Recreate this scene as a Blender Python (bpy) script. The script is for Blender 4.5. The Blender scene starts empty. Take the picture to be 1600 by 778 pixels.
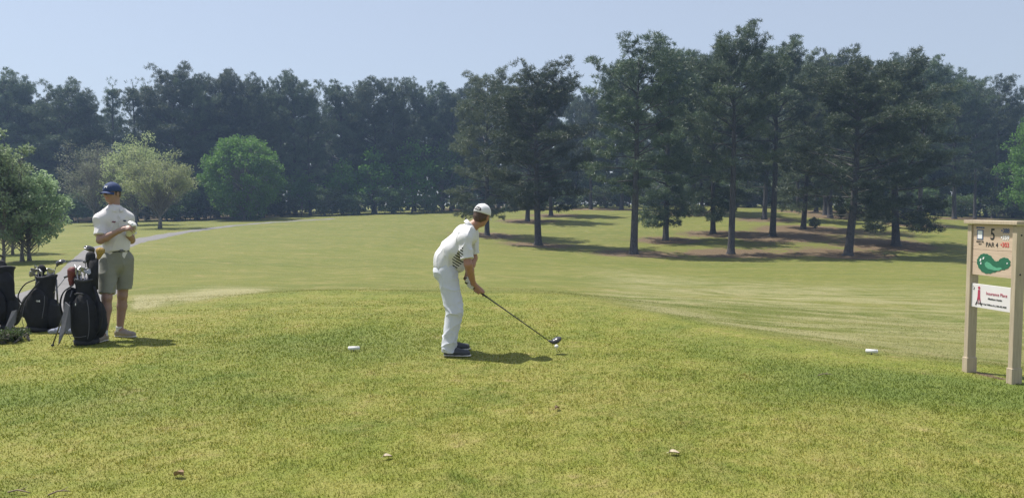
import bpy, bmesh, math, random
import numpy as np
from mathutils import Vector, Matrix
R = math.radians
C = bpy.context.scene.collection
rng = np.random.default_rng(7)
random.seed(7)

# ------------------------------------------------------------------ camera, sky, sun, exposure
FPX = 1220.0                      # focal length in pixels of a 1600 px wide frame
EYE = 1.6
PITCH = math.atan((389 - 320) / FPX)
cam = bpy.data.cameras.new('camera'); cam_o = bpy.data.objects.new('camera', cam); C.objects.link(cam_o)
cam.sensor_width = 36.0; cam.lens = FPX * 36.0 / 1600.0
cam.clip_start = 0.05; cam.clip_end = 6000
cam_o.location = (0, 0, EYE); cam_o.rotation_euler = (math.pi / 2 - PITCH, 0, 0)
bpy.context.scene.camera = cam_o
SUN_EL = 64.0
SUN_DIR = Vector((-0.87, 0.49, 0)).normalized() * math.cos(R(SUN_EL)) + Vector((0, 0, math.sin(R(SUN_EL))))
w = bpy.data.worlds.new('World'); bpy.context.scene.world = w; w.use_nodes = True
nt = w.node_tree; nt.nodes.clear()
sky = nt.nodes.new('ShaderNodeTexSky'); sky.sky_type = 'NISHITA'; sky.sun_disc = False
sky.sun_elevation = R(SUN_EL); sky.sun_rotation = math.atan2(SUN_DIR.x, SUN_DIR.y)
sky.altitude = 200; sky.air_density = 1.0; sky.dust_density = 1.6; sky.ozone_density = 1.5
bg = nt.nodes.new('ShaderNodeBackground'); bg.inputs['Strength'].default_value = 0.125
out = nt.nodes.new('ShaderNodeOutputWorld')
hzmix = nt.nodes.new('ShaderNodeMix'); hzmix.data_type = 'RGBA'; hzmix.inputs[0].default_value = .65     # milky summer sky
nt.links.new(sky.outputs[0], hzmix.inputs[6]); hzmix.inputs[7].default_value = (2.75, 2.90, 3.25, 1)
nt.links.new(hzmix.outputs[2], bg.inputs['Color']); nt.links.new(bg.outputs[0], out.inputs['Surface'])
sun = bpy.data.lights.new('sun', 'SUN'); sun.energy = 4.3; sun.angle = R(0.53); sun.color = (1.0, 0.955, 0.88)
sun_o = bpy.data.objects.new('sun', sun); C.objects.link(sun_o)
sun_o.rotation_euler = SUN_DIR.to_track_quat('Z', 'Y').to_euler(); sun_o.location = (-40, 20, 60)
vs = bpy.context.scene.view_settings
vs.view_transform = 'Standard'; vs.look = 'None'; vs.gamma = 1.0; vs.exposure = 0.64; vs.use_curve_mapping = False
HAZE = 0.00074
cy = bpy.context.scene.cycles
cy.use_denoising = True; cy.denoiser = 'OPENIMAGEDENOISE'; cy.denoising_prefilter = 'NONE'; cy.denoising_input_passes = 'RGB_ALBEDO_NORMAL'; cy.use_adaptive_sampling = False; cy.max_bounces = 8; cy.transparent_max_bounces = 8; cy.volume_bounces = 0; cy.diffuse_bounces = 3

# ------------------------------------------------------------------ helpers
def tag(o, label=None, cat=None, group=None, kind=None):
    if label: o['label'] = label
    if cat: o['category'] = cat
    if group: o['group'] = group
    if kind: o['kind'] = kind
    return o
def empty(name, loc=(0, 0, 0), rz=0.0):
    o = bpy.data.objects.new(name, None); C.objects.link(o); o.location = loc; o.rotation_euler = (0, 0, rz)
    o.empty_display_size = 0.1
    return o
def copy_thing(o, parent=None):
    c = o.copy(); C.objects.link(c); c.parent = parent
    for ch in list(o.children): copy_thing(ch, c)
    return c

class MB:
    """collects faces for ONE mesh; arrays of verts, tri/quad faces, material index"""
    def __init__(s): s.v = []; s.f = []; s.n = 0; s.mi = []; s.m = 0
    def add(s, verts, faces, m=None):
        verts = [tuple(map(float, p)) for p in verts]
        s.v += verts; s.f += [tuple(i + s.n for i in f) for f in faces]
        s.mi += [s.m if m is None else m] * len(faces); s.n += len(verts); return s
    def box(s, c, size, rot=None, m=None, top=1.0):
        hx, hy, hz = size[0] / 2, size[1] / 2, size[2] / 2
        P = [Vector((x * hx * (top if z > 0 else 1), y * hy * (top if z > 0 else 1), z * hz)) for z in (-1, 1) for x, y in ((-1, -1), (1, -1), (1, 1), (-1, 1))]
        if rot is not None: P = [rot @ p for p in P]
        P = [p + Vector(c) for p in P]
        return s.add(P, [(3, 2, 1, 0), (4, 5, 6, 7), (0, 1, 5, 4), (1, 2, 6, 5), (2, 3, 7, 6), (3, 0, 4, 7)], m)
    def tube(s, pts, rad, seg=8, m=None, cap=True, flat=None):
        pts = [Vector(p) for p in pts]; n = len(pts)
        if not hasattr(rad, '__len__'): rad = [rad] * n
        V = []; F = []; u = None
        for i, p in enumerate(pts):
            t = (pts[min(i + 1, n - 1)] - pts[max(i - 1, 0)])
            if t.length < 1e-9: t = Vector((0, 0, 1))
            t.normalize()
            if u is None:
                u = (Vector(flat) if flat is not None else (Vector((1, 0, 0)) if abs(t.x) < .9 else Vector((0, 1, 0))))
            u = (u - t * u.dot(t)); u.normalize(); q = t.cross(u)
            r = rad[i]; ru, rq = (r if hasattr(r, '__len__') else (r, r))
            for k in range(seg):
                a = 2 * math.pi * k / seg
                V.append(p + u * math.cos(a) * ru + q * math.sin(a) * rq)
        for i in range(n - 1):
            for k in range(seg):
                k2 = (k + 1) % seg
                F.append((i * seg + k, i * seg + k2, (i + 1) * seg + k2, (i + 1) * seg + k))
        if cap: F.append(tuple(range(seg - 1, -1, -1))); F.append(tuple((n - 1) * seg + k for k in range(seg)))
        return s.add(V, F, m)
    def ball(s, c, r, seg=12, rings=8, rot=None, m=None):
        r = r if hasattr(r, '__len__') else (r, r, r); V = []; F = []
        for i in range(1, rings):
            th = math.pi * i / rings
            for k in range(seg):
                a = 2 * math.pi * k / seg
                V.append(Vector((math.sin(th) * math.cos(a) * r[0], math.sin(th) * math.sin(a) * r[1], math.cos(th) * r[2])))
        V.append(Vector((0, 0, r[2]))); V.append(Vector((0, 0, -r[2]))); t = len(V) - 2; b = t + 1
        for i in range(rings - 2):
            for k in range(seg):
                k2 = (k + 1) % seg
                F.append((i * seg + k, (i + 1) * seg + k, (i + 1) * seg + k2, i * seg + k2))
        for k in range(seg):
            k2 = (k + 1) % seg
            F.append((t, k, k2)); F.append((b, (rings - 2) * seg + k2, (rings - 2) * seg + k))
        if rot is not None: V = [rot @ p for p in V]
        return s.add([p + Vector(c) for p in V], F, m)
    def prism(s, poly, z0, z1, M=None, m=None):
        n = len(poly); V = [Vector((x, y, z0)) for x, y in poly] + [Vector((x, y, z1)) for x, y in poly]
        if M is not None: V = [M @ p for p in V]
        F = [tuple(range(n - 1, -1, -1)), tuple(range(n, 2 * n))] + [(i, (i + 1) % n, n + (i + 1) % n, n + i) for i in range(n)]
        return s.add(V, F, m)
    def build(s, name, mats, parent=None, smooth=True, loc=None, bevel=0):
        me = bpy.data.meshes.new(name); me.from_pydata(s.v, [], s.f); me.update()
        for m_ in (mats if isinstance(mats, (list, tuple)) else [mats]): me.materials.append(m_)
        if any(s.mi): me.polygons.foreach_set('material_index', s.mi)
        me.shade_smooth() if smooth else me.shade_flat()
        o = bpy.data.objects.new(name, me); C.objects.link(o); o.parent = parent
        if loc is not None: o.location = loc
        if bevel:
            b = o.modifiers.new('bevel', 'BEVEL'); b.width = bevel; b.segments = 2; b.limit_method = 'ANGLE'
        return o

def np_mesh(name, V, F, mats, parent=None, smooth=True, attrs=None, mi=None):
    """V (n,3); F (m,3|4)"""
    me = bpy.data.meshes.new(name); V = np.asarray(V, np.float32); F = np.asarray(F, np.int32)
    k = F.shape[1]; me.vertices.add(len(V)); me.vertices.foreach_set('co', V.ravel())
    me.loops.add(F.size); me.loops.foreach_set('vertex_index', F.ravel())
    me.polygons.add(len(F)); me.polygons.foreach_set('loop_start', np.arange(0, F.size, k, dtype=np.int32))
    try: me.polygons.foreach_set('loop_total', np.full(len(F), k, np.int32))
    except Exception: pass
    for m_ in (mats if isinstance(mats, (list, tuple)) else [mats]): me.materials.append(m_)
    if mi is not None: me.polygons.foreach_set('material_index', np.asarray(mi, np.int32))
    me.update(calc_edges=True)
    if attrs:
        for n_, a in attrs.items():
            at_ = me.attributes.new(n_, 'FLOAT', 'POINT'); at_.data.foreach_set('value', np.asarray(a, np.float32))
    me.shade_smooth() if smooth else me.shade_flat()
    o = bpy.data.objects.new(name, me); C.objects.link(o); o.parent = parent
    return o

# ------------------------------------------------------------------ materials
def node_mat(name):
    m = bpy.data.materials.new(name); m.use_nodes = True; t = m.node_tree; t.nodes.clear()
    o = t.nodes.new('ShaderNodeOutputMaterial'); p = t.nodes.new('ShaderNodeBsdfPrincipled')
    t.links.new(p.outputs[0], o.inputs[0]); return m, t, p, o
def N(t, typ, **kw):
    n = t.nodes.new(typ)
    for k, v in kw.items():
        if k in n.inputs: n.inputs[k].default_value = v
        else: setattr(n, k, v)
    return n
def ramp(t, fac, stops):
    n = t.nodes.new('ShaderNodeValToRGB'); e = n.color_ramp.elements
    while len(e) > 1: e.remove(e[-1])
    e[0].position = stops[0][0]; e[0].color = (*stops[0][1], 1)
    for p_, c in stops[1:]: x = e.new(p_); x.color = (*c, 1)
    t.links.new(fac, n.inputs[0]); return n.outputs[0]
def mixc(t, f, a, b, mode='MIX'):
    n = t.nodes.new('ShaderNodeMix'); n.data_type = 'RGBA'; n.blend_type = mode
    for s_, v in ((0, f), (6, a), (7, b)):
        if isinstance(v, (int, float)): n.inputs[s_].default_value = v
        elif isinstance(v, tuple): n.inputs[s_].default_value = (*v, 1)
        else: t.links.new(v, n.inputs[s_])
    return n.outputs[2]
def noise(t, scale, detail=3, rough=.55, vec=None, dist=0.0):
    n = N(t, 'ShaderNodeTexNoise', Scale=scale, Detail=detail, Roughness=rough, Distortion=dist)
    if vec is not None: t.links.new(vec, n.inputs['Vector'])
    return n.outputs['Fac']
def math_(t, op, a, b=0.0, clamp=False):
    n = t.nodes.new('ShaderNodeMath'); n.operation = op; n.use_clamp = clamp
    for i, v in enumerate((a, b)):
        if isinstance(v, (int, float)): n.inputs[i].default_value = v
        else: t.links.new(v, n.inputs[i])
    return n.outputs[0]
def simple(name, col, rough=.6, var=.12, scale=20, bump=0.0, metal=0.0, bscale=None, sheen=0, coord='Object'):
    m, t, p, o = node_mat(name)
    tc = t.nodes.new('ShaderNodeTexCoord').outputs[coord]
    f = noise(t, scale, 4, .6, tc)
    dk = tuple(c * (1 - var) for c in col); lt = tuple(min(1, c * (1 + var)) for c in col)
    t.links.new(ramp(t, f, [(.3, dk), (.7, lt)]), p.inputs['Base Color'])
    p.inputs['Roughness'].default_value = rough; p.inputs['Metallic'].default_value = metal
    if sheen: p.inputs['Sheen Weight'].default_value = sheen
    if bump:
        b = N(t, 'ShaderNodeBump', Strength=bump, Distance=.01)
        t.links.new(noise(t, bscale or scale * 2, 4, .6, tc), b.inputs['Height']); t.links.new(b.outputs[0], p.inputs['Normal'])
    return m
def leaf_mat(name, c0, c1, trans=.35, rough=.55, tcol=None):
    m, t, p, o = node_mat(name)
    oi = t.nodes.new('ShaderNodeObjectInfo').outputs['Random']
    g = t.nodes.new('ShaderNodeNewGeometry').outputs['Random Per Island'] if False else None
    tc = t.nodes.new('ShaderNodeTexCoord').outputs['Object']
    f = noise(t, .45, 3, .6, tc); f2 = noise(t, 6.0, 2, .5, tc)
    mixf = math_(t, 'ADD', math_(t, 'MULTIPLY', f, .6), math_(t, 'MULTIPLY', f2, .4))
    col = ramp(t, mixf, [(.38, c0), (.62, c1)])  # random clump tone, contrast raised to paint sunlit clumps into the leaf colour
    hs = N(t, 'ShaderNodeHueSaturation'); t.links.new(col, hs.inputs['Color'])
    t.links.new(math_(t, 'ADD', math_(t, 'MULTIPLY', oi, .03), .485), hs.inputs['Hue'])
    t.links.new(math_(t, 'ADD', math_(t, 'MULTIPLY', oi, .9), .65), hs.inputs['Value'])
    col = hs.outputs[0]
    t.links.new(col, p.inputs['Base Color']); p.inputs['Roughness'].default_value = rough
    tr = t.nodes.new('ShaderNodeBsdfTranslucent')
    t.links.new(mixc(t, .5, col, tcol or c1), tr.inputs['Color'])
    mx = N(t, 'ShaderNodeMixShader'); mx.inputs[0].default_value = trans
    t.links.new(p.outputs[0], mx.inputs[1]); t.links.new(tr.outputs[0], mx.inputs[2]); t.links.new(mx.outputs[0], o.inputs[0])
    return m

M = {}
M['pine_needle'] = leaf_mat('pine_needle', (.022, .044, .024), (.105, .145, .072), .28, .5)
M['pine_light'] = leaf_mat('pine_light', (.045, .070, .040), (.135, .165, .090), .32, .5)
M['leaf_dark'] = leaf_mat('leaf_dark', (.028, .058, .020), (.115, .175, .055), .4)
M['leaf_bright'] = leaf_mat('leaf_bright', (.055, .125, .022), (.15, .29, .055), .5)
M['leaf_pale'] = leaf_mat('leaf_pale', (.20, .26, .10), (.42, .48, .22), .45)
M['leaf_maple'] = leaf_mat('leaf_maple', (.10, .155, .07), (.31, .39, .22), .45)
M['leaf_bud'] = leaf_mat('leaf_bud', (.17, .18, .12), (.30, .33, .20), .35)
def bark_mat(name, a, b):
    m, t, p, o = node_mat(name); tc = t.nodes.new('ShaderNodeTexCoord').outputs['Object']
    mp = N(t, 'ShaderNodeMapping'); mp.inputs['Scale'].default_value = (5, 5, 1.1); t.links.new(tc, mp.inputs[0])
    f = noise(t, 3.0, 5, .65, mp.outputs[0], .6)
    t.links.new(ramp(t, f, [(.35, a), (.65, b)]), p.inputs['Base Color']); p.inputs['Roughness'].default_value = .9
    bp = N(t, 'ShaderNodeBump', Strength=.8, Distance=.05); t.links.new(f, bp.inputs['Height']); t.links.new(bp.outputs[0], p.inputs['Normal'])
    return m
M['bark'] = bark_mat('bark', (.030, .029, .030), (.105, .098, .095))
M['bark_grey'] = bark_mat('bark_grey', (.10, .09, .08), (.26, .24, .22))
M['dead_wood'] = bark_mat('dead_wood', (.28, .25, .22), (.52, .48, .44))

def turf_mat(name, blades=False):
    m, t, p, o = node_mat(name)
    geo = t.nodes.new('ShaderNodeNewGeometry').outputs['Position']
    A = lambda n: N(t, 'ShaderNodeAttribute', attribute_name=n).outputs['Fac']
    big = noise(t, .22, 4, .6, geo); mid = noise(t, 1.3, 4, .62, geo); sm = noise(t, 7.0, 4, .65, geo); fine = noise(t, 60, 3, .7, geo)
    mp = N(t, 'ShaderNodeMapping'); mp.inputs['Scale'].default_value = (.16, 1.0, 1.0); mp.inputs['Rotation'].default_value = (0, 0, R(6)); t.links.new(geo, mp.inputs[0])
    streak = noise(t, 1.5, 4, .6, mp.outputs[0]); streak_l = noise(t, .35, 3, .55, mp.outputs[0])
    green = ramp(t, mid, [(.33, (.132, .168, .026)), (.5, (.192, .214, .036)), (.68, (.25, .242, .058))])
    gold = ramp(t, sm, [(.3, (.225, .200, .054)), (.7, (.355, .30, .110))])
    f = math_(t, 'ADD', math_(t, 'MULTIPLY', big, .55), math_(t, 'MULTIPLY', sm, .45))
    f = math_(t, 'MULTIPLY', math_(t, 'SUBTRACT', f, .44), 5.0, True)
    col = mixc(t, math_(t, 'MULTIPLY', f, .62), green, gold)
    # deeper green zones of thick turf
    col = mixc(t, math_(t, 'MULTIPLY', A('lush'), math_(t, 'ADD', .25, math_(t, 'MULTIPLY', sm, .9), True)), col, (.105, .155, .032))
    # mown fairway seen far: smoother yellow green with faint bands
    fair = ramp(t, streak_l, [(.35, (.110, .124, .027)), (.65, (.166, .158, .040))])
    fair = mixc(t, math_(t, 'MULTIPLY', math_(t, 'SUBTRACT', streak, .5), 1.6, True), fair, (.24, .215, .075))
    m3 = noise(t, .55, 4, .7, geo)
    fair = mixc(t, math_(t, 'MULTIPLY', math_(t, 'SUBTRACT', m3, .47), 4.5, True), mixc(t, .85, fair, (.80, .92, .78), 'MULTIPLY'), fair)
    fair = mixc(t, math_(t, 'MULTIPLY', math_(t, 'SUBTRACT', math_(t, 'MULTIPLY', math_(t, 'ADD', m3, mid), .5), .53), 5.0, True), fair, (.27, .22, .095))
    col = mixc(t, A('fair'), col, mixc(t, .35, fair, col))
    # pale dormant grass with streaks
    pf = math_(t, 'MULTIPLY', A('pale'), math_(t, 'MULTIPLY', math_(t, 'SUBTRACT', math_(t, 'ADD', math_(t, 'MULTIPLY', streak, .65), math_(t, 'MULTIPLY', mid, .35)), .42), 5.5, True))
    pf = math_(t, 'MULTIPLY', math_(t, 'MINIMUM', math_(t, 'ADD', pf, math_(t, 'MULTIPLY', math_(t, 'MAXIMUM', math_(t, 'SUBTRACT', A('pale'), 1.15), 0.0), .9)), 1.0), 1.0, True)
    col = mixc(t, pf, col, ramp(t, fine, [(.3, (.21, .205, .085)), (.7, (.37, .335, .175))]))
    # pine straw / bare soil
    sf = math_(t, 'MULTIPLY', math_(t, 'SUBTRACT', math_(t, 'ADD', A('straw'), math_(t, 'MULTIPLY', math_(t, 'SUBTRACT', mid, .5), 1.3)), .42), 4.0, True)
    col = mixc(t, sf, col, ramp(t, sm, [(.3, (.105, .076, .045)), (.7, (.205, .145, .085))]))
    # small worn, reddish thatch spots
    wf = math_(t, 'MULTIPLY', math_(t, 'SUBTRACT', math_(t, 'MULTIPLY', math_(t, 'ADD', mid, sm), .5), .585), 9.0, True)
    col = mixc(t, math_(t, 'MULTIPLY', wf, .6), col, (.25, .19, .095))
    if blades:
        rnd = A('rnd')
        col = mixc(t, .75, col, ramp(t, rnd, [(0, (.48, .55, .42)), (.5, (.98, 1, .9)), (.85, (1.2, 1.2, 1.0)), (1.0, (2.6, 2.1, 2.4))]), 'MULTIPLY')
    else:
        fg = ramp(t, fine, [(.3, (.62, .64, .55)), (.5, (.95, .95, .95)), (.72, (1.25, 1.2, 1.2))])
        col = mixc(t, .8, col, fg, 'MULTIPLY')
    t.links.new(col, p.inputs['Base Color']); p.inputs['Roughness'].default_value = .75
    p.inputs['Specular IOR Level'].default_value = .2
    if blades:
        tr = t.nodes.new('ShaderNodeBsdfTranslucent'); t.links.new(mixc(t, .5, col, (1.3, 1.35, .8), 'MULTIPLY'), tr.inputs['Color'])
        mx = N(t, 'ShaderNodeMixShader'); mx.inputs[0].default_value = .4
        t.links.new(p.outputs[0], mx.inputs[1]); t.links.new(tr.outputs[0], mx.inputs[2]); t.links.new(mx.outputs[0], o.inputs[0])
    else:
        b1 = N(t, 'ShaderNodeBump', Strength=.55, Distance=.03); t.links.new(fine, b1.inputs['Height'])
        b2 = N(t, 'ShaderNodeBump', Strength=.6, Distance=.12); t.links.new(sm, b2.inputs['Height']); t.links.new(b1.outputs[0], b2.inputs['Normal'])
        t.links.new(b2.outputs[0], p.inputs['Normal'])
    return m
M['turf'] = turf_mat('turf'); M['blades'] = turf_mat('grass_blades', True)
M['asphalt'] = simple('asphalt', (.165, .158, .155), .9, .18, 3, .4, bscale=60)

# ------------------------------------------------------------------ terrain: a real height field
def ray(px, py):
    x = (px - 800) / FPX; yv = -(py - 389) / FPX
    cp, sp = math.cos(PITCH), math.sin(PITCH)
    dy = cp + yv * sp; dz = yv * cp - sp
    return x / dy, dz / dy
COLS = [
 (-300, 9.5, [(500, 11.6), (470, 16), (440, 25), (410, 38), (385, 60), (365, 85), (352, 108), (348, 130)]),
 (0, 10.6, [(487, 12.7), (468, 16.3), (440, 24), (405, 38), (380, 58), (363, 85), (352, 108), (347, 130)]),
 (150, 11.2, [(482, 13.2), (460, 18), (440, 23.5), (402, 40), (378, 57), (362, 82), (351, 108), (346, 130)]),
 (300, 13.0, [(460, 15.2), (449, 20), (430, 29), (400, 45), (375, 68), (355, 95), (347, 115), (342, 135)]),
 (430, 14.2, [(452, 17), (441, 24), (420, 36), (395, 52), (370, 75), (350, 105), (341, 125), (337, 142)]),
 (600, 14.3, [(450, 19), (435, 29), (415, 42), (390, 60), (365, 84), (345, 112), (335, 135), (332, 148)]),
 (850, 14.4, [(447, 20), (430, 33), (412, 52), (396, 70), (380, 86), (355, 106), (335, 130), (326, 155)]),
 (1000, 11.8, [(470, 15), (450, 22), (432, 36), (416, 58), (399, 72), (378, 88), (350, 110), (332, 134), (324, 158)]),
 (1100, 10.3, [(495, 12), (465, 18), (440, 31), (420, 57), (402, 72), (380, 87), (350, 110), (332, 134), (323, 158)]),
 (1250, 8.9, [(525, 10.3), (490, 15), (455, 25), (425, 52), (409, 66), (397, 76), (365, 94), (337, 125), (326, 152)]),
 (1500, 7.8, [(562, 9.0), (520, 12.5), (480, 19), (447, 33), (422, 58), (403, 74), (375, 90), (350, 115), (341, 138)]),
 (1850, 7.2, [(600, 8.3), (550, 11), (500, 16.5), (455, 30), (425, 52), (402, 72), (378, 90), (356, 115), (348, 138)]),
]
NU, ND = 360, 600
U0, U1 = (COLS[0][0] - 800) / FPX, (COLS[-1][0] - 800) / FPX
us = np.linspace(U0, U1, NU); lds = np.linspace(math.log(1.0), math.log(260.0), ND)
Zc = []; Ec = []
for px, ed, pts in COLS:
    D = [1.0, ed]; Zz = [0.0, 0.0]
    for py, d in pts: D.append(d); Zz.append(EYE + ray(px, py)[1] * d)
    D.append(260); Zz.append(Zz[-1] + .6)
    Zc.append(np.interp(lds, np.log(D), Zz)); Ec.append(ed)
ucol = np.array([(c[0] - 800) / FPX for c in COLS]); Zc = np.array(Zc)
TAB = np.array([np.interp(us, ucol, Zc[:, j]) for j in range(ND)]).T          # NU x ND
EDGE = np.interp(us, ucol, Ec)
def blur(a, n, ax):
    k = np.hanning(n + 2)[1:-1]; k /= k.sum(); p = [(0, 0)] * a.ndim; p[ax] = (n // 2, n // 2)
    return np.apply_along_axis(lambda r: np.convolve(r, k, 'valid'), ax, np.pad(a, p, mode='edge'))
EDGE = blur(EDGE, 41, 0)
TAB = blur(blur(TAB, 41, 0), 13, 1)
def ud(x, y):
    th = np.arctan2(x, y); tc = np.clip(th, math.atan(U0), math.atan(U1)); r = np.hypot(x, y)
    return np.tan(tc), np.maximum(r * np.cos(tc), 1.0)
def zt(x, y):
    x = np.asarray(x, float); y = np.asarray(y, float)
    u, d = ud(x, y)
    fu = np.clip((u - U0) / (U1 - U0) * (NU - 1), 0, NU - 1.001); fd = np.clip((np.log(d) - lds[0]) / (lds[-1] - lds[0]) * (ND - 1), 0, ND - 1.001)
    i = fu.astype(int); j = fd.astype(int); a = fu - i; b = fd - j
    z = (TAB[i, j] * (1 - a) + TAB[i + 1, j] * a) * (1 - b) + (TAB[i, j + 1] * (1 - a) + TAB[i + 1, j + 1] * a) * b
    # gentle lumps so the turf is not a billiard table
    z = z + .018 * np.sin(x * 1.1 + 1.3 * np.sin(y * .7)) * np.cos(y * .9 + x * .3) * np.clip((d - 2) / 6, 0, 1) * np.where(d > 12, 2.2, 1)
    return z
def edge_at(u): return np.interp(u, us, EDGE)
def at(px, py):
    """where the sight line of a photo pixel meets the ground"""
    a, b = ray(px, py); lo = None
    ds = np.exp(np.linspace(math.log(3), math.log(230), 4000))
    h = EYE + b * ds - zt(a * ds, ds)
    k = np.nonzero(h <= 0)[0]; d = ds[k[0]] if len(k) else 150.0
    return Vector((a * d, d, float(zt(a * d, d))))
def on(x, y, dz=0.0): return Vector((x, y, float(zt(x, y)) + dz))

GROVE = []      # filled with trunk positions for the pine straw (defined with the trees below)
# trees of the grove: px, base py, top py, model, width factor, label
grove = [
 (841, 383, 99, 1, 1.15, 'full-crowned tall pine right of the golfer, its bare lower trunk rising from straw'),
 (990, 397, 57, 0, 1.10, 'tall straight pine at the near edge, leftmost of the three tallest front trunks'),
 (1142, 397, 36, 2, .95, 'tallest pine of the grove with an open knobbly top and long bare trunk'),
 (1325, 399, 88, 5, 1.25, 'broad pine with pale dead snags sticking out of its middle trunk'),
 (1400, 384, 76, 3, 1.25, 'dense dark pine with foliage hanging nearly to the ground beside the snag-bearing pine'),
 (761, 368, 106, 4, .95, 'dusty green pine whose short dark trunk shows just behind the golfer cap'),
 (824, 346, 126, 3, 1.0, 'pine standing in shade just left of and behind the full-crowned pine'),
 (861, 337, 132, 1, .9, 'pine on a little straw mound just right of and behind the full-crowned pine'),
 (923, 327, 142, 0, .9, 'far slim pine in the gap between the two leftmost big front pines'),
 (971, 328, 108, 1, .9, 'far pine just left of the straight front pine at the grove edge'),
 (1040, 376, 63, 3, .95, 'mid-row pine with low drooping tufts, just right of the straight front pine'),
 (1065, 334, 96, 0, .9, 'far pine with slim trunk, left one of a close pair mid grove'),
 (1082, 335, 78, 1, .9, 'far pine with slim trunk, right one of a close pair mid grove'),
 (1097, 331, 92, 4, .85, 'small far pine half hidden behind the low-tufted pine and the tallest pine'),
 (1114, 365, 74, 3, .9, 'pine with low hanging foliage directly left of the tallest pine'),
 (1170, 324, 112, 0, .9, 'far pine at the grassy crest just right of the tallest pine'),
 (1194, 343, 80, 1, .9, 'middle distance pine just left of the pine with spreading upper limbs'),
 (1207, 369, 57, 2, 1.05, 'tall pine with spreading upper limbs right of the tallest pine'),
 (1247, 331, 98, 0, .85, 'far pine seen left of the short thick pair in the right part of the grove'),
 (1255, 358, 84, 4, .95, 'pine with a small seedling bush at its foot, left of the snag-bearing pine'),
 (1275, 331, 100, 1, .85, 'far pine between the seedling-bush pine and the snag-bearing pine, thinner trunk'),
 (1289, 336, 94, 0, .9, 'pine of a close pair left of the snag-bearing pine, the farther one'),
 (1297, 340, 79, 1, .95, 'pine of a close pair left of the snag-bearing pine, the nearer one'),
 (1313, 331, 104, 4, .8, 'slim far pine almost touching the left side of the snag-bearing trunk'),
 (1436, 352, 90, 2, .95, 'tall dark pine behind the dense low-hanging pine, on the right'),
 (1491, 342, 104, 0, .95, 'dark trunked pine left of the sunny green gap at the right woodland edge'),
 (1523, 342, 138, 2, .75, 'slim leaning pine in front of the sunny green gap at the right'),
 (1552, 341, 119, 0, .95, 'pine with dense black crown directly above the tee sign'),
]
for g in grove: GROVE.append(at(g[0], g[1]))

SIGN_L = Vector((4.408, 7.45, 0)); SIGN_W = Vector((.2, -.98, 0)).normalized(); SIGN_N = Vector((-SIGN_W.y * -1, 0, 0))
SIGN_N = Vector((SIGN_W.y, -SIGN_W.x, 0))       # faces camera-left

# ground sheet, polar about the tee, to beyond the horizon
th = np.concatenate([np.radians(np.arange(-180, -44, 4.0)), np.radians(np.arange(-44, 44, .14)), np.radians(np.arange(44, 180, 4.0))])
rr = np.concatenate([[0.02, .5, 1, 1.6, 2.2], np.exp(np.arange(math.log(2.8), math.log(230), .0165)), [245, 270, 320, 420, 600, 1000, 1800, 3500]])
T, RR = np.meshgrid(th, rr, indexing='ij'); X = RR * np.sin(T); Y = RR * np.cos(T); Z = zt(X, Y)
nT, nR = T.shape; idx = np.arange(nT * nR).reshape(nT, nR); nx = np.roll(idx, -1, 0)
F = np.stack([idx[:, :-1], idx[:, 1:], nx[:, 1:], nx[:, :-1]], -1).reshape(-1, 4)[:, ::-1]
def vnoise(x, y, s, seed=0):
    x = np.asarray(x) * s + seed * 17.3; y = np.asarray(y) * s - seed * 9.1
    xi = np.floor(x); yi = np.floor(y); fx = x - xi; fy = y - yi; fx = fx * fx * (3 - 2 * fx); fy = fy * fy * (3 - 2 * fy)
    h = lambda a, b: np.modf(np.abs(np.sin(a * 127.1 + b * 311.7 + seed) * 43758.5453))[0]
    return (h(xi, yi) * (1 - fx) + h(xi + 1, yi) * fx) * (1 - fy) + (h(xi, yi + 1) * (1 - fx) + h(xi + 1, yi + 1) * fx) * fy
def sstep(a, b, x): t = np.clip((x - a) / (b - a), 0, 1); return t * t * (3 - 2 * t)
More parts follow.
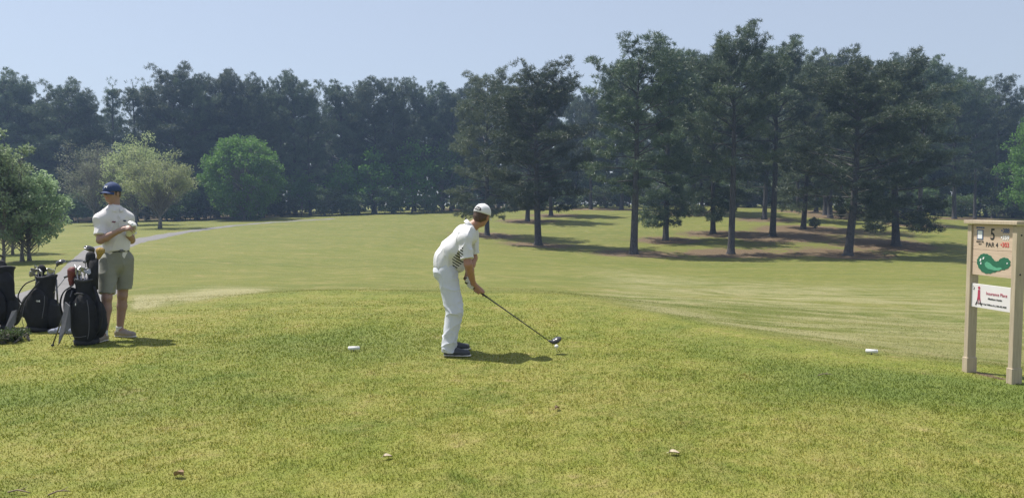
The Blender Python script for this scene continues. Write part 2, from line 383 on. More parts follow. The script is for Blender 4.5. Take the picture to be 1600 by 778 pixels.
def masks(x, y):
    u, d = ud(x, y); e = edge_at(u); q = d / e; px = u * FPX + 800
    n1 = vnoise(x, y, .8, 1); n2 = vnoise(x, y, 2.3, 2); q = q + .05 * (n1 - .5) + .03 * (n2 - .5)
    tee = 1 - sstep(.96, 1.10, q)
    fair = 1 - tee
    # pale band below the tee bank on the left, pale dormant sweep on the right
    left = 2.0 * sstep(1.02, 1.08, q) * (1 - sstep(1.22, 1.5, q + .10 * (n1 - .5))) * (1 - sstep(380, 445, px)) * sstep(195, 215, px)
    left += sstep(1.01, 1.04, q) * (1 - sstep(1.9, 2.8, q)) * (1 - sstep(40, 90, px)) * .8
    right = sstep(1.02, 1.16, q) * sstep(880, 1010, px) * (1 - sstep(2.6, 4.6, q + .8 * (n1 - .5))) * (1 - .35 * sstep(1350, 1600, px))
    pale = np.clip(left + .9 * right, 0, 1.8)
    lush = np.zeros_like(u)
    lush += tee * sstep(11.0, 13.0, d) * .15
    lush += tee * sstep(0, .9, 1 - np.abs(q - .86) / .14) * sstep(900, 1100, px) * .45          # bank of thicker grass on the right
    lush += tee * np.exp(-(((x + 1.8) / 1.5) ** 2 + ((y - 9.0) / 1.2) ** 2)) * .9
    lush += tee * np.exp(-(((x - 3.4) / 1.6) ** 2 + ((y - 6.6) / .7) ** 2)) * 1.0
    lush += tee * np.exp(-(((x + 3.2) / 1.2) ** 2 + ((y - 6.4) / .8) ** 2)) * .8
    lush = np.clip(lush * (.5 + n1), 0, 1)
    straw = np.zeros_like(u)
    for g_ in GROVE:
        r_ = np.hypot(x - g_.x, (y - g_.y)); s_ = 3.3 + .02 * g_.y
        straw = np.maximum(straw, .98 * np.exp(-(r_ / s_) ** 2))
    straw += .50 * sstep(1120, 1200, px) * (1 - sstep(1420, 1480, px)) * np.exp(-((d - 94) / 14) ** 2) * (1 - .0 * n1)
    straw += .46 * sstep(900, 1100, px) * (1 - sstep(1340, 1420, px)) * np.exp(-((d - 76) / 7) ** 2) * n1
    straw += .9 * np.exp(-(((x + 3.6) / 18) ** 2 + 0)) * sstep(150, 158, d)
    # worn soil line beneath the sign
    rel = (x - SIGN_L.x) * SIGN_W.x + (y - SIGN_L.y) * SIGN_W.y; off = (x - SIGN_L.x) * SIGN_N.x + (y - SIGN_L.y) * SIGN_N.y
    straw += .85 * np.exp(-((off + .06) / .07) ** 2) * sstep(-.3, -.0, rel) * (1 - sstep(.3, .5, rel))
    straw += sstep(126, 134, d) * (1 - sstep(330, 700, px)) * .7
    return dict(pale=pale, lush=lush, straw=np.clip(straw, 0, 1.4), fair=fair)
mk = masks(X.ravel(), Y.ravel())
ground = np_mesh('ground', np.stack([X.ravel(), Y.ravel(), Z.ravel()], 1), F, M['turf'], attrs=mk)
tag(ground, 'mown golf course turf falling from the tee and rising to the woods', 'ground', kind='structure')

# cart path: a thin real slab draped on the ground
pc = [(-260, 500), (-100, 496), (10, 485), (80, 468), (134, 443), (148, 420), (155, 402), (169, 389), (205, 378.5), (250, 369.5), (300, 361.5), (370, 352.5), (440, 347), (520, 342)]
pp = [at(*p) for p in pc]
def spline(P, n):
    P = [Vector(p) for p in P]; P = [P[0] * 2 - P[1]] + P + [P[-1] * 2 - P[-2]]; o = []
    for i in range(1, len(P) - 2):
        for k in range(n):
            t = k / n; a, b, c, d = P[i - 1:i + 3]
            o.append(.5 * ((2 * b) + (c - a) * t + (2 * a - 5 * b + 4 * c - d) * t * t + (3 * b - a - 3 * c + d) * t ** 3))
    o.append(P[-2]); return o
sp = spline(pp, 14); V = []; Fp = []
for i, p in enumerate(sp):
    t_ = (sp[min(i + 1, len(sp) - 1)] - sp[max(i - 1, 0)]); t_.z = 0; t_.normalize(); s_ = Vector((t_.y, -t_.x, 0)); hw = 1.3 - .52 * min(1, max(0, (p.y - 45) / 40))
    for k in range(9):
        f_ = -1 + 2 * k / 8; q = p + s_ * hw * f_; e_ = abs(f_) == 1
        V.append((q.x, q.y, float(zt(q.x, q.y)) + (-.05 if e_ else .045)))
for i in range(len(sp) - 1):
    for k in range(8): a = i * 9 + k; Fp.append((a, a + 1, a + 10, a + 9))
path = np_mesh('path', V, Fp, M['asphalt']); tag(path, 'grey asphalt cart path curving away past the bags to the woods', 'path', kind='structure')

# grass blades on the tee: one mass nobody could count
def blades(n, r0, r1, a0, a1, hmul, wmul, seed):
    g = np.random.default_rng(seed)
    r = np.sqrt(g.uniform(r0 ** 2, r1 ** 2, n)); a = g.uniform(a0, a1, n); x = r * np.sin(a); y = r * np.cos(a)
    return x, y
def blade_mesh(x, y, hm, wm, seed):
    g = np.random.default_rng(seed); n = len(x); z = zt(x, y)
    mk_ = masks(x, y); d = np.hypot(x, y)
    tuft = vnoise(x, y, 5, 5) * .6 + vnoise(x, y, 14, 6) * .4
    qq = ud(x, y)[1] / edge_at(ud(x, y)[0]); h = (.008 + .015 * tuft ** 1.5 + .008 * mk_['lush']) * (1 - .55 * sstep(.72, 1.0, qq)) * g.uniform(.6, 1.35, n) * hm
    wd = (.0022 + .0005 * np.maximum(d - 4, 0)) * g.uniform(.7, 1.3, n) * wm
    an = g.uniform(0, 2 * math.pi, n); la = g.uniform(0, 2 * math.pi, n); ln = h * g.uniform(.2, 1.1, n)
    bx, by = np.cos(an) * wd, np.sin(an) * wd
    v0 = np.stack([x - bx, y - by, z - .003], 1); v1 = np.stack([x + bx, y + by, z - .003], 1)
    v2 = np.stack([x + np.cos(la) * ln, y + np.sin(la) * ln, z + h], 1)
    V = np.stack([v0, v1, v2], 1).reshape(-1, 3); F = np.arange(3 * n).reshape(-1, 3)
    at3 = {k: np.repeat(v, 3) for k, v in mk_.items()}; at3['rnd'] = np.repeat(g.uniform(0, 1, n), 3)
    return V, F, at3
parts_ = []
P2 = np.array([(p.x, p.y) for p in sp if p.y < 40])
g = np.random.default_rng(91); rg = np.linspace(3.3, 21, 800); cdf = np.cumsum(rg * np.minimum(1, (5.0 / rg)) ** 1.9); cdf /= cdf[-1]
for s_ in range(4):
    n = 115000; r_ = np.interp(g.uniform(0, 1, n), cdf, rg); a_ = g.uniform(R(-41), R(41), n); x = r_ * np.sin(a_); y = r_ * np.cos(a_)
    u_, d_ = ud(x, y); e_ = edge_at(u_); keep = (d_ < e_ * (.93 + .22 * g.uniform(0, 1, n))) | (g.uniform(0, 1, n) < .5 - .5 * sstep(14, 21, r_))
    mk_ = masks(x, y); keep &= (mk_['straw'] < .6) | (g.uniform(0, 1, n) < .2)
    dm = np.min(np.hypot(x[:, None] - P2[None, ::2, 0], y[:, None] - P2[None, ::2, 1]), 1); keep &= dm > 1.55
    parts_.append(blade_mesh(x[keep], y[keep], 1, 1, 10 + s_))
off = 0; VV = []; FF = []; AA = {}
for V, F, a3 in parts_:
    VV.append(V); FF.append(F + off); off += len(V)
    for k, v in a3.items(): AA.setdefault(k, []).append(v)
grass = np_mesh('grass', np.concatenate(VV), np.concatenate(FF), M['blades'], smooth=False, attrs={k: np.concatenate(v) for k, v in AA.items()})
tag(grass, 'short green and straw coloured grass blades covering the tee', 'grass', kind='stuff')

# ------------------------------------------------------------------ trees
def leaf_cards(P, Dn, L, W, g, quad=False, spread=1.0):
    """thin faces at points P, pointing along Dn"""
    n = len(P); rnd = g.normal(size=(n, 3)); side = np.cross(Dn, rnd); side /= np.linalg.norm(side, axis=1, keepdims=True) + 1e-9
    L = np.asarray(L).reshape(-1, 1); W = np.asarray(W).reshape(-1, 1)
    if quad:
        a = P; b = P + Dn * L * .5 + side * W; c = P + Dn * L; d = P + Dn * L * .5 - side * W
        return np.stack([a, b, c, d], 1).reshape(-1, 3), np.arange(4 * n).reshape(-1, 4)
    a = P - side * W; b = P + side * W; c = P + Dn * L
    return np.stack([a, b, c], 1).reshape(-1, 3), np.arange(3 * n).reshape(-1, 3)
def unit(a): return a / (np.linalg.norm(a, axis=-1, keepdims=True) + 1e-9)

HT = {}
def make_pine(seed, H=20.0, cb=.34, Rad=4.2, limbs=46, tufts=1.0, needle='pine_needle', snags=False, low=False, prof='round'):
    g = np.random.default_rng(seed); root = empty('pine_tree')
    tb = MB(); bend = g.uniform(-.35, .35, 4)
    def tp(h): t = h / H; return Vector((bend[0] * math.sin(t * 3.0) + bend[1] * t, bend[2] * math.sin(t * 2.6) + bend[3] * t, h))
    rb = .31
    hs = [-.4, 0, .25, .7, 1.6] + list(np.linspace(3, H * .97, 12))
    tb.tube([tp(max(h, 0)) + Vector((0, 0, min(h, 0))) for h in hs], [rb * 1.55, rb * 1.5, rb * 1.18, rb * 1.05] + [max(.03, rb * (1 - (h / H) ** 1.25 * .93)) for h in hs[4:]], 10)
    TP = []; TD = []
    for i in range(limbs):
        t = (i + g.uniform(0, .9)) / limbs
        if prof == 'flat': t = t ** .75
        h = H * (cb + (.905 - cb) * t)
        if prof == 'cone': Lm = Rad * (1.02 - t) ** .8 + .5
        else: Lm = Rad * (.40 + .64 * math.sin(math.pi * min(1, .13 + t * .60))) * (1 - .30 * t ** 6)
        Lm *= g.uniform(.48, 1.20)
        if low and t < .12: Lm *= .9
        elif t < .10 and not low: Lm *= g.uniform(.25, .8)
        az = i * 2.399 + g.uniform(-.5, .5)
        el = -.05 + .98 * t ** 1.3 + g.uniform(-.12, .15)
        if low and t < .3: el -= .22
        d0 = Vector((math.cos(az) * math.cos(el), math.sin(az) * math.cos(el), math.sin(el)))
        p = tp(h); pts = [p]; dr = d0.copy(); nseg = 6
        for k in range(nseg):
            dr = (dr + Vector(g.normal(0, .12, 3)) + Vector((0, 0, .045 if t > .25 else (-.01 if k < 3 else .07)))).normalized()
            p = p + dr * Lm / nseg; pts.append(p)
        r0 = max(.022, .085 * Lm / 4 * (1.15 - .7 * t))
        tb.tube(pts, [r0 * (1 - .85 * k / nseg) for k in range(nseg + 1)], 5, cap=False)
        # needle clumps: rounded pads on short twigs along the outer limb
        ncl = max(2, int(round(Lm * .98 * tufts + (.5 if t < .55 else 1.0))))
        for j in range(ncl):
            f = (.46 if t < .6 else .34) + (.54 if t < .6 else .66) * (j + g.uniform(.2, .8)) / ncl if j < ncl - 1 else 1.0
            q = f * nseg; k = min(int(q), nseg - 1); base = pts[k].lerp(pts[k + 1], q - k)
            ax = (pts[k + 1] - pts[k]).normalized(); sd = ax.cross(Vector((0, 0, 1))).normalized() * (1 if j % 2 else -1)
            tl = g.uniform(.25, 1.15) * (1.2 - .8 * f) * (.5 + Lm / 5)
            dv = (ax * .6 + sd * g.uniform(.5, 1.2) + Vector((0, 0, g.uniform(-.05, .5)))).normalized()
            tip = base + dv * tl
            tb.tube([base, base.lerp(tip, .5) + Vector((0, 0, .04)), tip], [.022, .015, .008], 3, cap=False)
            cr = g.uniform(.42, .80) * (.72 + .08 * Lm)
            for s_ in range(int(7 + 9 * cr)):
                o_ = Vector(g.normal(0, 1, 3)); o_.normalize(); o_ = o_ * g.uniform(.3, 1) ** .5; o_.z = o_.z * .62 + .12
                TP.append(tip + o_ * cr); TD.append((o_ + Vector((0, 0, .25)) + dv * .3).normalized())
        TP.append(pts[-1]); TD.append(dr)
    for k in range(26):   # leader
        TP.append(tp(H * (.985 - .006 * k)) + Vector(g.normal(0, .5, 3))); TD.append(Vector((0, 0, 1)))
    snag_m = []
    if snags:
        for (h, az, ln, el) in ((6.0, 3.3, 2.4, .25), (6.6, -.25, 2.0, .35), (7.9, 2.9, 1.8, .5), (5.2, .1, 1.5, .1), (7.2, .35, 1.4, .9), (4.4, 2.7, 1.9, -.05), (10.6, 2.3, 1.3, 1.0)):
            d0 = Vector((math.cos(az) * math.cos(el), math.sin(az) * math.cos(el) - .3, math.sin(el))).normalized(); p = tp(h); pts = [p]
            for k in range(5): d0 = (d0 + Vector(g.normal(0, .16, 3))).normalized(); p = p + d0 * ln / 5; pts.append(p)
            sm = MB(); snag_m.append(sm); sm.tube(pts, [.07, .055, .045, .035, .025, .01], 5)
            sm.tube([pts[3], pts[3] + (d0 + Vector((0, 0, .7))).normalized() * .5], [.025, .008], 4)
    tb.build('trunk', M['bark'], root)
    for sm in snag_m: sm.build('dead_limb', M['dead_wood'], root)
    TP = np.array([tuple(p) for p in TP]); TD = np.array([tuple(p) for p in TD]); n = len(TP); m = 21
    P = np.repeat(TP, m, 0); D = unit(np.repeat(TD, m, 0) * .40 + g.normal(size=(n * m, 3)) * .8 + np.array([0, 0, .30]))
    P = P + g.normal(0, .09, (n * m, 3)); L = g.uniform(.20, .40, n * m); Wd = g.uniform(.014, .034, n * m)
    V, F = leaf_cards(P, D, L, Wd, g)
    np_mesh('crown', V, F, M[needle], root, smooth=False)
    HT[id(root)] = float(np.percentile(V[:, 2], 99.9)); return root, H, n

def make_broadleaf(seed, H=10.0, cb=.2, Rad=4.0, clusters=110, leaves=70, leaf='leaf_bright', lsize=.16, cr=.8, shape='round', trunk_r=.16, stems=1, bark='bark_grey', inner=.45, name='broadleaf_tree', hollow=0.0):
    g = np.random.default_rng(seed); root = empty(name); tb = MB()
    zc = H * (cb + (1 - cb) * .5); hz = H * (1 - cb) * .5
    forks = []
    for s_ in range(stems):
        a = s_ * 2 * math.pi / max(stems, 1) + g.uniform(0, 1); sp_ = 0 if stems == 1 else .35
        top = Vector((math.cos(a) * sp_ * 2 + g.normal(0, .15), math.sin(a) * sp_ * 2 + g.normal(0, .15), zc + hz * .25)); b0 = Vector((math.cos(a) * sp_ * .6, math.sin(a) * sp_ * .6, -.2))
        pts = [b0.lerp(top, k / 6) + Vector((g.normal(0, .05), g.normal(0, .05), 0)) for k in range(7)]
        pts[0] = b0
        tb.tube(pts, [trunk_r * (1.5 if k == 0 else 1 - k / 6 * .75) for k in range(7)], 8); forks.append(pts)
    CP = []
    while len(CP) < clusters:
        v = g.normal(size=3); v /= np.linalg.norm(v); r = g.uniform(inner, 1) ** .6
        lump = .80 + .28 * math.sin(v[0] * 5 + seed) * math.cos(v[1] * 4 + seed * 2) + .16 * math.sin(v[2] * 7 + v[0] * 9)
        if shape == 'flat': sc = np.array([Rad, Rad, hz * (1 if v[2] > 0 else .75)])
        elif shape == 'egg': sc = np.array([Rad * (1 - .25 * v[2]), Rad * (1 - .25 * v[2]), hz])
        else: sc = np.array([Rad, Rad, hz])
        p = v * r * sc * (lump if shape != 'round' else .9 + .12 * lump)
        if hollow and g.uniform() < hollow and v[2] < .1: continue
        CP.append(p + np.array([0, 0, zc]))
    for c in CP:
        c = Vector(c); st = forks[g.integers(len(forks))]; rel = min(1, max(0.15, (c.z - H * cb * .6) / (H * .9) * .9)); q = rel * 6 * .8; k = min(int(q), 5); b = st[k].lerp(st[k + 1], q - k)
        mid = b.lerp(c, .5) + Vector((g.normal(0, .15), g.normal(0, .15), -.06 * (c - b).length + g.normal(0, .1)))
        tb.tube([b, mid, c], [trunk_r * .28, trunk_r * .16, .012], 4, cap=False)
        for j in range(4):
            e = c + Vector(g.normal(0, cr * .6, 3)); tb.tube([mid.lerp(c, .5), e], [.014, .005], 3, cap=False)
    tb.build('trunk', M[bark], root)
    CP = np.array(CP); n = len(CP) * leaves; P = np.repeat(CP, leaves, 0); o_ = g.normal(size=(n, 3)); o_ = unit(o_) * (g.uniform(0, 1, (n, 1)) ** .45) * cr * np.array([1, 1, .75])
    P = P + o_; D = unit(o_ / cr + g.normal(size=(n, 3)) * .7 + unit(P - np.array([0, 0, zc])) * .5 + np.array([0, 0, -.1]))
    V, F = leaf_cards(P, D, g.uniform(.7, 1.3, n) * lsize, g.uniform(.7, 1.3, n) * lsize * .42, g, quad=True)
    np_mesh('crown', V, F, M[leaf], root, smooth=False)
    return root

FAR = Vector((0, -400, -60))
protos = [make_pine(11, cb=.30, Rad=4.7, limbs=56), make_pine(22, cb=.20, Rad=5.4, limbs=72), make_pine(33, cb=.34, Rad=4.8, limbs=52, prof='flat'),
          make_pine(44, cb=.10, Rad=5.0, limbs=74, low=True), make_pine(55, cb=.13, Rad=5.2, limbs=68, needle='pine_light', low=True), make_pine(66, cb=.20, Rad=5.4, limbs=64, snags=True),
          make_pine(77, cb=.30, Rad=2.8, limbs=36, prof='cone', tufts=.8), make_pine(88, cb=.24, Rad=4.6, limbs=58)]
used = set()
def place(protoset, i, loc, height, H0, wf, rz, label, cat, group):
    p = protoset[i][0] if isinstance(protoset[i], tuple) else protoset[i]
    o = p if (id(p) not in used) else copy_thing(p)
    used.add(id(p)); s = height / HT.get(id(p), H0)
    o.location = loc; o.scale = (s * wf, s * wf, s); o.rotation_euler = (0, 0, rz)
    tag(o, label, cat, group); return o
def top_h(p, px, py): return EYE + ray(px, py)[1] * p.y - p.z
gl = 'pines of the open grove on the mown slope'
order = list(range(len(grove)))
for i in order:
    px, by, ty, mdl, wf, lab = grove[i]; p = GROVE[i]; h = top_h(p, px, ty)
    place(protos, mdl, p + Vector((0, 0, -.02)), h, 20.0, wf * 1.12 * (20.0 / h) ** .35, 0.0 if mdl == 5 else i * 1.7, lab, 'pine tree', gl)

# skyline pines of the woods: px, top py, model, width, label bit
sky_pines = [
 (6, 113, 1, 1.1, 'woodland pine cut by the left edge of the picture'), (34, 118, 3, 1.0, 'broad dark woodland pine second from the left edge of the picture'),
 (64, 146, 0, .8, 'lower woodland pine between the two broad pines at far left'), (104, 127, 1, 1.1, 'broad dark woodland pine just left of the man in the navy cap'),
 (140, 150, 3, .85, 'shorter woodland pine filling the dip above the greyish budding tree'), (178, 125, 6, 1.0, 'slim see-through woodland pine straight above the navy cap'),
 (207, 124, 6, .95, 'slim see-through pine, left of the touching pair right of the navy cap'), (224, 122, 6, 1.1, 'slim see-through pine, right of the touching pair right of the navy cap'),
 (246, 146, 0, .8, 'short woodland pine between the slim pines and the large bushy one'), (273, 104, 1, 1.15, 'large bushy woodland pine, highest of the left woods, above the pale green tree'),
 (304, 117, 7, .9, 'woodland pine leaning on the right side of the highest left pine'), (336, 109, 2, .95, 'open-topped woodland pine behind the left side of the round green tree'),
 (367, 108, 2, .95, 'open-topped woodland pine straight behind the round green tree'), (402, 117, 2, .85, 'narrow-topped woodland pine with a sky hole beside it, behind the right of the round tree'),
 (436, 126, 0, .85, 'modest woodland pine just right of the round green tree'), (458, 110, 2, 1.05, 'woodland pine with an open umbrella top left of the notch in the skyline'),
 (482, 140, 7, .85, 'low woodland pine in the notch of the skyline'), (532, 127, 1, 1.0, 'rounded woodland pine first right of the skyline notch'),
 (558, 138, 3, .9, 'lower woodland pine between the two rounded ones right of the notch'), (582, 118, 1, 1.05, 'rounded woodland pine with the highest top between notch and golfer'),
 (612, 124, 7, .95, 'woodland pine second right of the highest rounded one'), (646, 121, 2, 1.0, 'flat-topped woodland pine left of and behind the golfer'),
 (676, 129, 0, .95, 'woodland pine directly above the golfer back'), (704, 137, 3, .95, 'woodland pine above the golfer shoulders'),
 (734, 126, 7, .95, 'woodland pine touching the left side of the dusty green pine'), (900, 146, 1, .9, 'woodland pine in the skyline dip between the grove\'s left and middle crowns'),
 (1362, 98, 1, 1.0, 'woodland pine behind the right flank of the snag-bearing pine'), (1420, 82, 2, 1.0, 'high woodland pine above the dense low-hanging pine'),
 (1465, 102, 7, 1.0, 'woodland pine just left of the dark pines near the sign'), (1515, 122, 1, 1.0, 'woodland pine behind the slim leaning pine on the right'),
 (1590, 152, 7, .9, 'woodland pine at the right edge above the sunny broadleaf tree'), (1640, 120, 1, 1.0, 'woodland pine just past the right edge of the picture'),
 (-45, 118, 7, 1.0, 'woodland pine just past the left edge of the picture')]
def tree_line(px): return float(np.interp(px, [-300, 0, 150, 300, 430, 600, 760, 900, 1300, 1500, 1900], [128, 124, 122, 126, 132, 140, 150, 158, 160, 146, 142]))
wl = 'pines along the edge of the woods'
for i, (px, ty, mdl, wf, lab) in enumerate(sky_pines):
    d = tree_line(px) + 3 + 5 * ((i * 37) % 10) / 10; a, b = ray(px, ty); p = on(a * d, d, -.05); h = top_h(p, px, ty)
    place(protos, mdl, p, h, 20.0, wf * .95, i * 2.1, lab, 'pine tree', wl)
g = np.random.default_rng(5); env_x = [s[0] for s in sorted(sky_pines)] ; env_y = [s[1] for s in sorted(sky_pines)]
for i in range(88):
    px = -230 + 2080 * ((i * .6180339) % 1.0); d = tree_line(px) + g.uniform(8, 42); ty = np.interp(px, env_x, env_y) + g.uniform(20, 62)
    if 165 < px < 260: ty += 22
    if 900 < px < 1360: ty = g.uniform(130, 190)
    a, b = ray(px, ty); p = on(a * d, d, -.05); h = top_h(p, px, ty)
    place(protos, [0, 1, 7, 3, 2, 1][i % 6], p, h, 20.0, 1.0, i * 1.3, 'dark pine deep in the woods behind the front row of trees', 'pine tree', 'pines deep in the woods')

# broadleaf trees
bl = lambda **k: make_broadleaf(**k)
LAND = [(-60, 'just past the left picture edge'), (0, 'at the left edge of the picture'), (40, 'behind the small leafy trees'), (85, 'right of the small leafy trees'), (130, 'behind the greyish budding tree'), (175, 'behind the man in the navy cap'),
  (215, 'right of the man in the navy cap'), (250, 'behind the low pale spreading tree'), (290, 'between pale tree and round green tree'), (335, 'left of the round green tree'), (382, 'behind the round green tree'), (425, 'right of the round green tree'),
  (465, 'a little right of the round green tree'), (505, 'below the notch in the skyline'), (545, 'just right of the skyline notch'), (590, 'between skyline notch and golfer'), (635, 'a little left of the golfer'), (675, 'straight above the golfer hips'), (715, 'straight above the golfer shoulders'),
  (755, 'behind the golfer cap'), (800, 'right of the golfer cap'), (845, 'behind the full-crowned front pine'), (890, 'right of the full-crowned front pine'), (935, 'left of the straight front pine'), (990, 'behind the straight front pine'), (1040, 'behind the low-drooping mid-row pine'),
  (1090, 'behind the close pair of pines mid grove'), (1140, 'behind the tallest pine'), (1182, 'just left of the spreading-limbed pine'), (1212, 'behind the spreading-limbed pine'), (1260, 'behind the seedling bush'), (1325, 'behind the pine with dead snags'), (1385, 'behind the dense low-hanging pine'), (1440, 'right of the dense low-hanging pine'),
  (1485, 'a little left of the tee sign'), (1530, 'above the left post of the tee sign'), (1580, 'above the right post of the tee sign'), (1616, 'behind the sunlit right-edge tree'), (1650, 'just past the right picture edge'), (1740, 'far past the right edge of the picture'), (-150, 'far past the left edge of the picture')]
def near_what(px): return min(LAND, key=lambda q: abs(q[0] - px))[1]
und = [bl(seed=101, H=9, cb=.04, Rad=3.3, clusters=80, leaves=60, leaf='leaf_dark', lsize=.30, cr=.9, trunk_r=.12, inner=.2, name='understory_tree', shape='egg'),
       bl(seed=102, H=9, cb=.03, Rad=3.8, clusters=90, leaves=60, leaf='leaf_dark', lsize=.28, cr=.9, trunk_r=.12, inner=.2, name='understory_tree'),
       bl(seed=103, H=9, cb=.10, Rad=3.0, clusters=70, leaves=52, leaf='leaf_bright', lsize=.28, cr=.85, trunk_r=.10, inner=.2, name='understory_tree', shape='egg')]
k = 0
for i in range(74):
    px = -220 + 2060 * (i + g.uniform(-.3, .3)) / 74; row = i % 2
    d = tree_line(px) - 3.5 + row * 5 + g.uniform(-1, 1.5); a, b = ray(px, 330); p = on(a * d, d, -.1)
    h = g.uniform(3.6, 6.5) + row * g.uniform(1, 5.0); mdl = 0 if g.uniform() < .5 else 1
    if (440 < px < 730 or 1480 < px < 1560) and row == 1: mdl = 2; h = g.uniform(6, 14)
    where = near_what(px); frontrow = 'low dark leafy bush' if row == 0 else 'taller dark leafy tree'
    lab = f'{frontrow} at the wood edge {where}' if mdl < 2 else f'fresh green sapling at the wood edge {where}'
    place(und, mdl, p, h, 9.0, 1.25 * (9 / h) ** .4, i * 1.1, lab, 'tree', 'understory trees along the wood edge')
def one(px, by, ty, proto, H0, wf, rz, lab, grp=None, d=None, cat='tree'):
    p = at(px, by) if d is None else on(ray(px, by)[0] * d, d)
    h = top_h(p, px, ty); proto.location = p; s = h / H0; proto.scale = (s * wf, s * wf, s); proto.rotation_euler = (0, 0, rz)
    tag(proto, lab, cat, grp); return proto
one(382, 344, 213, bl(seed=201, H=12, cb=.03, Rad=5.6, clusters=330, leaves=90, leaf='leaf_bright', lsize=.25, cr=.85, trunk_r=.2, inner=.5), 12, 1.0, .4, 'round fresh green tree with a dense dome crown at the edge of the woods')
one(250, 357, 234, bl(seed=202, H=10, cb=.22, Rad=5.6, clusters=170, leaves=75, leaf='leaf_pale', lsize=.17, cr=.85, shape='flat', trunk_r=.22, inner=.35, bark='bark_grey'), 10, 1.0, 1.0, 'low spreading pale yellow-green tree beside the cart path, trunk visible')
one(212, 352, 204, bl(seed=205, H=12, cb=.15, Rad=4.8, clusters=170, leaves=70, leaf='leaf_pale', lsize=.17, cr=.9, shape='egg', trunk_r=.2, inner=.3), 12, 1.0, 2.0, 'taller pale yellow-green tree with rounded top right of the navy cap')
one(150, 352, 212, bl(seed=203, H=12, cb=.10, Rad=5.2, clusters=170, leaves=55, leaf='leaf_bud', lsize=.14, cr=.95, shape='flat', trunk_r=.22, stems=3, inner=.25), 12, 1.0, 0, 'greyish half-bare budding tree behind the man in the navy cap')
one(60, 345, 165, bl(seed=206, H=16, cb=.08, Rad=4.2, clusters=150, leaves=55, leaf='leaf_dark', lsize=.28, cr=1.0, shape='egg', trunk_r=.2, inner=.3), 16, .9, .5, 'tall olive green broadleaf tree in front of the far left pines')
one(1622, 350, 156, bl(seed=207, H=19, cb=.02, Rad=5.6, clusters=300, leaves=75, leaf='leaf_bright', lsize=.30, cr=1.1, shape='egg', trunk_r=.25, inner=.35), 19, .85, .5, 'tall sunlit green broadleaf tree at the right edge above the sign')
one(42, 408, 268, bl(seed=208, H=5, cb=.20, Rad=2.15, clusters=110, leaves=95, leaf='leaf_maple', lsize=.14, cr=.42, shape='round', trunk_r=.10, inner=.3, stems=2), 5, 1.0, .5, 'small leafy tree with two slender trunks, nearest the cart path on the left')
one(4, 412, 200, bl(seed=209, H=7, cb=.18, Rad=1.9, clusters=120, leaves=80, leaf='leaf_maple', lsize=.14, cr=.40, shape='egg', trunk_r=.09, inner=.2), 7, 1.0, 2.5, 'slender leafy tree with a pointed top at the left edge')
one(20, 398, 285, bl(seed=210, H=4.4, cb=.25, Rad=1.9, clusters=80, leaves=80, leaf='leaf_maple', lsize=.14, cr=.42, shape='round', trunk_r=.08, inner=.3), 4.4, 1.0, 1.5, 'small leafy tree standing just behind the nearest one at the left')
one(1272, 356, 338, bl(seed=211, H=1.4, cb=.02, Rad=.7, clusters=22, leaves=60, leaf='pine_light', lsize=.12, cr=.22, trunk_r=.03, inner=.2, name='shrub'), 1.4, 1.0, 0, 'small seedling bush on the straw at the foot of a grove pine', cat='shrub')
one(12, 534, 512, bl(seed=213, H=.22, cb=.01, Rad=.28, clusters=34, leaves=46, leaf='leaf_dark', lsize=.035, cr=.07, trunk_r=.006, inner=.1, name='weed_clump'), .22, 1.0, 0, 'leafy dark weeds growing by the wheel of the leftmost bag', cat='weed')

# far wood mass closing the view between the trunks
g = np.random.default_rng(77); n = 60000
pxs = g.uniform(-350, 1950, n); dd = np.interp(pxs, [-300, 0, 600, 900, 1300, 1500, 1900], [160, 158, 172, 186, 188, 180, 176]) + g.uniform(0, 10, n); xx = (pxs - 800) / FPX * dd
zz = zt(xx, dd); hh = 9 + 6 * vnoise(xx, dd, .15, 3) + 2.5 * vnoise(xx, dd, .6, 4)
P = np.stack([xx, dd, zz + g.uniform(0, 1, n) ** .85 * hh], 1); D = unit(g.normal(size=(n, 3)))
V, F = leaf_cards(P, D, g.uniform(.7, 1.3, n), g.uniform(.22, .42, n), g, quad=True)
far = np_mesh('distant_woodland', V, F, M['leaf_dark'], smooth=False); tag(far, 'dark mass of woods far behind the pines', 'woodland', kind='stuff')
hz = MB(); hz.box((0, 100, 12), (620, 560, 72)); hzo = hz.build('haze', [], smooth=False)
hm = bpy.data.materials.new('haze'); hm.use_nodes = True; t = hm.node_tree; t.nodes.clear()
pv = t.nodes.new('ShaderNodeVolumePrincipled'); pv.inputs['Color'].default_value = (.46, .66, 1.0, 1); pv.inputs['Density'].default_value = HAZE; pv.inputs['Anisotropy'].default_value = .35
ho = t.nodes.new('ShaderNodeOutputMaterial'); t.links.new(pv.outputs[0], ho.inputs['Volume']); hzo.data.materials.append(hm)
tag(hzo, 'thin bluish haze over the course', None, kind='stuff')
